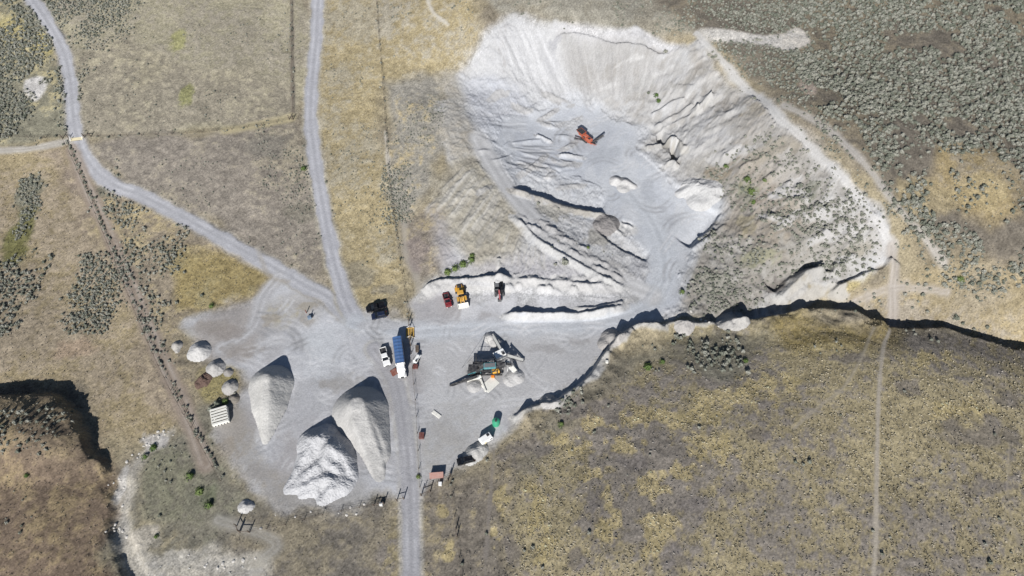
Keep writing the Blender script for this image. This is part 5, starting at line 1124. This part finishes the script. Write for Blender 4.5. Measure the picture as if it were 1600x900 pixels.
def scatter(name, P, Zp, scale, variant, sources, label, cat, tint=None, shade=None, lift=0.0):
    n_ = len(P); me = bpy.data.meshes.new(name); me.vertices.add(n_); me.vertices.foreach_set('co', np.stack([P[:, 0], P[:, 1], Zp+lift], 1).astype(np.float32).ravel())
    def fl(nm, a): q = me.attributes.new(nm, 'FLOAT', 'POINT'); q.data.foreach_set('value', np.asarray(a, np.float32))
    fl('size', scale); fl('turn', RNG.uniform(0, 6.28, n_)); fl('tint', RNG.random(n_) if tint is None else tint)
    q = me.attributes.new('variant', 'INT', 'POINT'); q.data.foreach_set('value', np.asarray(variant, np.int32))
    if shade is not None:
        q = me.attributes.new('shade', 'FLOAT_COLOR', 'POINT'); q.data.foreach_set('color', np.concatenate([shade, np.ones((n_, 1))], 1).astype(np.float32).ravel())
    me.update(); o = bpy.data.objects.new(name, me); link(o); tag(o, label, cat, kind='stuff')
    ng = bpy.data.node_groups.new(name+'_scatter', 'GeometryNodeTree'); ng.interface.new_socket('Geometry', in_out='INPUT', socket_type='NodeSocketGeometry'); ng.interface.new_socket('Geometry', in_out='OUTPUT', socket_type='NodeSocketGeometry')
    N = ng.nodes; L = ng.links; gi = N.new('NodeGroupInput'); go = N.new('NodeGroupOutput'); ip = N.new('GeometryNodeInstanceOnPoints'); L.new(gi.outputs[0], ip.inputs['Points'])
    jn = N.new('GeometryNodeJoinGeometry')
    for s in reversed(sources):
        oi = N.new('GeometryNodeObjectInfo'); oi.transform_space = 'ORIGINAL'; oi.inputs['Object'].default_value = s; gt = N.new('GeometryNodeGeometryToInstance'); L.new(oi.outputs['Geometry'], gt.inputs[0]); L.new(gt.outputs[0], jn.inputs[0])
    L.new(jn.outputs[0], ip.inputs['Instance']); ip.inputs['Pick Instance'].default_value = True
    def named_(nm, ty): q = N.new('GeometryNodeInputNamedAttribute'); q.data_type = ty; q.inputs['Name'].default_value = nm; return q.outputs['Attribute']
    L.new(named_('variant', 'INT'), ip.inputs['Instance Index']); L.new(named_('size', 'FLOAT'), ip.inputs['Scale'])
    cx = N.new('ShaderNodeCombineXYZ'); L.new(named_('turn', 'FLOAT'), cx.inputs['Z']); er = N.new('FunctionNodeEulerToRotation'); L.new(cx.outputs[0], er.inputs[0]); L.new(er.outputs[0], ip.inputs['Rotation'])
    L.new(ip.outputs[0], go.inputs[0]); md = o.modifiers.new('scatter', 'NODES'); md.node_group = ng
    return o
Br = A[rest]
scatter('sagebrush_scrub', Br, Az[rest], Br[:, 2], RNG.integers(0, 3, len(Br)), srcs, 'grey-green sagebrush scrub covering the plateau and field edges', 'scrub', lift=-.05)

# green shrubs one by one
GL = [(1168,282,1.6,'tallest bright green shrub on the slope east of the pit'),(1174,300,1.5,'bright green shrub just below the tallest one on the eastern slope'),(1176,316,1.3,'bright green shrub at the foot of the green column on the eastern slope'),(1160,296,1.2,'grey green shrub left of the green column on the eastern slope'),
 (1135,260,1.2,'green shrub alone high on the brown patch of the eastern slope'),(1195,282,.9,'small green shrub right of the green column on the eastern slope'),(1025,150,1.2,'round green shrub highest on the northern pit wall'),(1029,158,1.1,'round green shrub just below another on the northern pit wall'),(1013,146,.9,'grey green shrub left of the round pair on the pit wall'),
 (1040,82,1.3,'grey green shrub on the northern rim of the pit'),(1065,457,1.1,'green shrub alone beside the haul road bend'),(1012,574,1.4,'bright green shrub in the clump on the slope south of the yard bank'),(1034,566,1.1,'bright green shrub right of the clump on the slope south of the bank'),(1165,564,.9,'bright green shrub at the east end of the loose shrub clump'),
 (876,664,1.1,'bright green shrub at the end of the southern yard bank'),(881,412,1.9,'large grey green shrub below the haul ramp'),(868,414,.9,'small grey green shrub left of the large one below the haul ramp'),(919,387,.7,'small green shrub on the slope beside the haul ramp'),(841,318,.8,'small grey shrub on the slope under the dark ledge line'),
 (700,426,1.5,'green shrub at the left end of the patch above the white bank'),(712,420,1.5,'green shrub in the left middle of the patch above the white bank'),(724,414,1.6,'green shrub in the right middle of the patch above the white bank'),(736,408,1.4,'green shrub at the right end of the patch above the white bank'),(738,400,1.1,'topmost green shrub of the patch above the white bank'),
 (331,478,1.1,'green shrub in the yellow grass north-west of the yard'),(316,462,.9,'dark green shrub above another in the yellow grass'),(340,632,1.6,'dark shrub just above the white slatted bin'),(352,628,1.2,'green shrub behind the white slatted bin'),(330,640,1.3,'dark shrub left of the white slatted bin'),
 (475,264,1.2,'green shrub at the left edge of the middle road'),(510,285,.7,'small dark green shrub at the right edge of the middle road'),(1500,436,1.4,'bright green shrub on the lower edge of the plateau scrub'),(1493,497,1.5,'dark round shrub in the yellow strip above the gully'),(1352,305,1.0,'dark green shrub near the rim track bend'),(1250,292,1.6,'dark shrub on the white eroded slope'),(1262,300,1.4,'dark shrub right of another on the white eroded slope'),(1192,345,1.0,'round blue grey shrub alone on the eastern slope'),
 (250,806,.7,'small dark green shrub on the creek flat'),(245,838,.8,'green shrub beside the pale creek bank'),(42,743,.8,'yellow green shrub on the brown western hill'),(296,745,1.4,'green shrub at the top of the weedy patch by the fence'),(312,768,1.4,'green shrub in the middle of the weedy patch by the fence'),(326,790,1.3,'green shrub at the bottom of the weedy patch by the fence'),
 (240,700,1.2,'green shrub on the rocky creek bank'),(226,714,1.1,'green shrub low on the rocky creek bank'),(654,745,.8,'yellow green shrub at the lower end of the yard fence')]
for k, (u, v, r_, lb) in enumerate(GL):
    x, y, z = at2(u, v); o = bpy.data.objects.new('green_shrub', GREEN[k % 2]); link(o); o.location = (x, y, z-.05); o.scale = (r_, r_, r_*random.uniform(.8, 1.1)); o.rotation_euler = (0, 0, random.uniform(0, 6.28))
    if 'grey' in lb or 'dark' in lb: o.data = SAGE[k % 3]
    tag(o, lb, 'shrub', 'single shrubs')

# dry grass: three tufts to look at, the rest as one cover
def tuft_mesh(name, seed, nb):
    rg = np.random.default_rng(seed); V = []; F = []
    for k in range(nb):
        a = rg.uniform(0, 6.28); r0 = rg.uniform(0, .35); le = rg.uniform(.5, 1.0); lean = rg.uniform(.3, 1.0); w_ = rg.uniform(.16, .3); bx_, by_ = math.cos(a)*r0, math.sin(a)*r0
        tx, ty = bx_+math.cos(a)*lean*le, by_+math.sin(a)*lean*le; px_, py_ = -math.sin(a)*w_, math.cos(a)*w_; b = len(V)
        V += [(bx_-px_, by_-py_, -.05), (bx_+px_, by_+py_, -.05), ((bx_+tx)/2+px_, (by_+ty)/2+py_, le*.62), ((bx_+tx)/2-px_, (by_+ty)/2-py_, le*.62), (tx, ty, le*.7)]
        F += [(b, b+1, b+2, b+3), (b+3, b+2, b+4)]
    me = bpy.data.meshes.new(name); me.from_pydata(V, [], F); me.materials.append(M_GRASS); me.update(); return me
TUFTS = []
for k, (u, v, lb) in enumerate([(962,842,'straw coloured grass tuft in the eastern field, lower middle'),(1120,842,'straw coloured grass tuft in the eastern field, lower right of the middle'),(870,872,'straw coloured grass tuft in the eastern field near its lower west end')]):
    x, y, z = at2(u, v); o = bpy.data.objects.new('grass_tuft', tuft_mesh('grass_tuft', 90+k, 9)); link(o); o.location = (x, y, z); o.scale = (.5, .5, .5); tag(o, lb, 'grass tuft'); TUFTS.append(o)
nG = 260000
gx = RNG.uniform(-215, 215, nG); gy = RNG.uniform(25, 262, nG); gz = sample(Z, gx, gy); gu, gv, gs = project(gx, gy, gz)
gr = sample(ROUGH, gx, gy); gc = sample(COL, gx, gy)
lum = gc@np.array([.3, .59, .11]); yel = gc[:, 0]/np.maximum(gc[:, 2], 1e-3)
prob = np.clip((yel-1.15)*.9, .08, 1)*(gr > .75)
se = sstep(700, 820, gu)*sstep(520, 600, gv); prob *= (.45+.55*se)
keep = (gu > -20) & (gu < 1620) & (gv > -20) & (gv < 920) & (RNG.random(nG) < prob)
lum_ = lum[keep]; gx, gy, gz, gc, se = gx[keep], gy[keep], gz[keep], gc[keep], se[keep]
shade = np.clip((gc*.72+.28*lum_[:, None])*(RNG.uniform(.85, 1.7, len(gx))[:, None]), .02, .5)
scatter('dry_grass', np.stack([gx, gy], 1), gz, RNG.uniform(.16, .42, len(gx))*(.75+.3*se), RNG.integers(0, 3, len(gx)), TUFTS, 'short dry straw coloured grass over the fields', 'grass', shade=shade)

# pale rocks along the creek and on the spoil
RK = []
def rock_mesh(seed):
    rg = np.random.default_rng(seed); V = [(0, 0, .7*rg.uniform(.7, 1.1))]; F = []
    for zz, r in ((.45, .75), (.1, 1.0), (-.2, .7)):
        for k in range(6): q = r*rg.uniform(.7, 1.2); V.append((math.cos(k*1.047+zz)*q, math.sin(k*1.047+zz)*q*.8, zz*rg.uniform(.7, 1.2)))
    for k in range(6): F.append((0, 1+k, 1+(k+1) % 6))
    for l in range(2):
        for k in range(6): F.append((1+l*6+k, 7+l*6+k, 7+l*6+(k+1) % 6, 1+l*6+(k+1) % 6))
    me = bpy.data.meshes.new('rock'); me.from_pydata(V, [], F); me.materials.append(MT['rock']); me.update(); return me
RKM = [rock_mesh(s) for s in range(4)]
rg = np.random.default_rng(3)
spots = [([(185,745),(190,775),(182,820),(196,850)], 16, 'pale boulder in the dry creek bed beside the brown hill'),([(205,715),(230,690),(262,672)], 18, 'grey boulder on the rocky creek bank above the creek flat'),([(420,822),(500,806),(560,796)], 9, 'white stone lying along the fence below the white stockpile'),([(300,870),(350,885),(400,862)], 10, 'pale stone on the white washed bank at the lower edge'),([(1048,498),(1090,500),(1120,506)], 8, 'pale boulder on the bank above the shrub clump')]
for line, cnt, lb in spots:
    P = smooth(np.array([at2(*p)[:2] for p in line]), 4)
    for k in range(cnt):
        q = P[rg.integers(0, len(P))]+rg.normal(0, 1.2, 2); o = bpy.data.objects.new('rock', RKM[k % 4]); link(o); o.location = (q[0], q[1], ground(*q)); s_ = rg.uniform(.2, .55); o.scale = (s_, s_, s_*.8); o.rotation_euler = (0, 0, rg.uniform(0, 6.28)); tag(o, lb, 'rock', lb.replace('boulder', 'boulders').replace('stone', 'stones', 1))
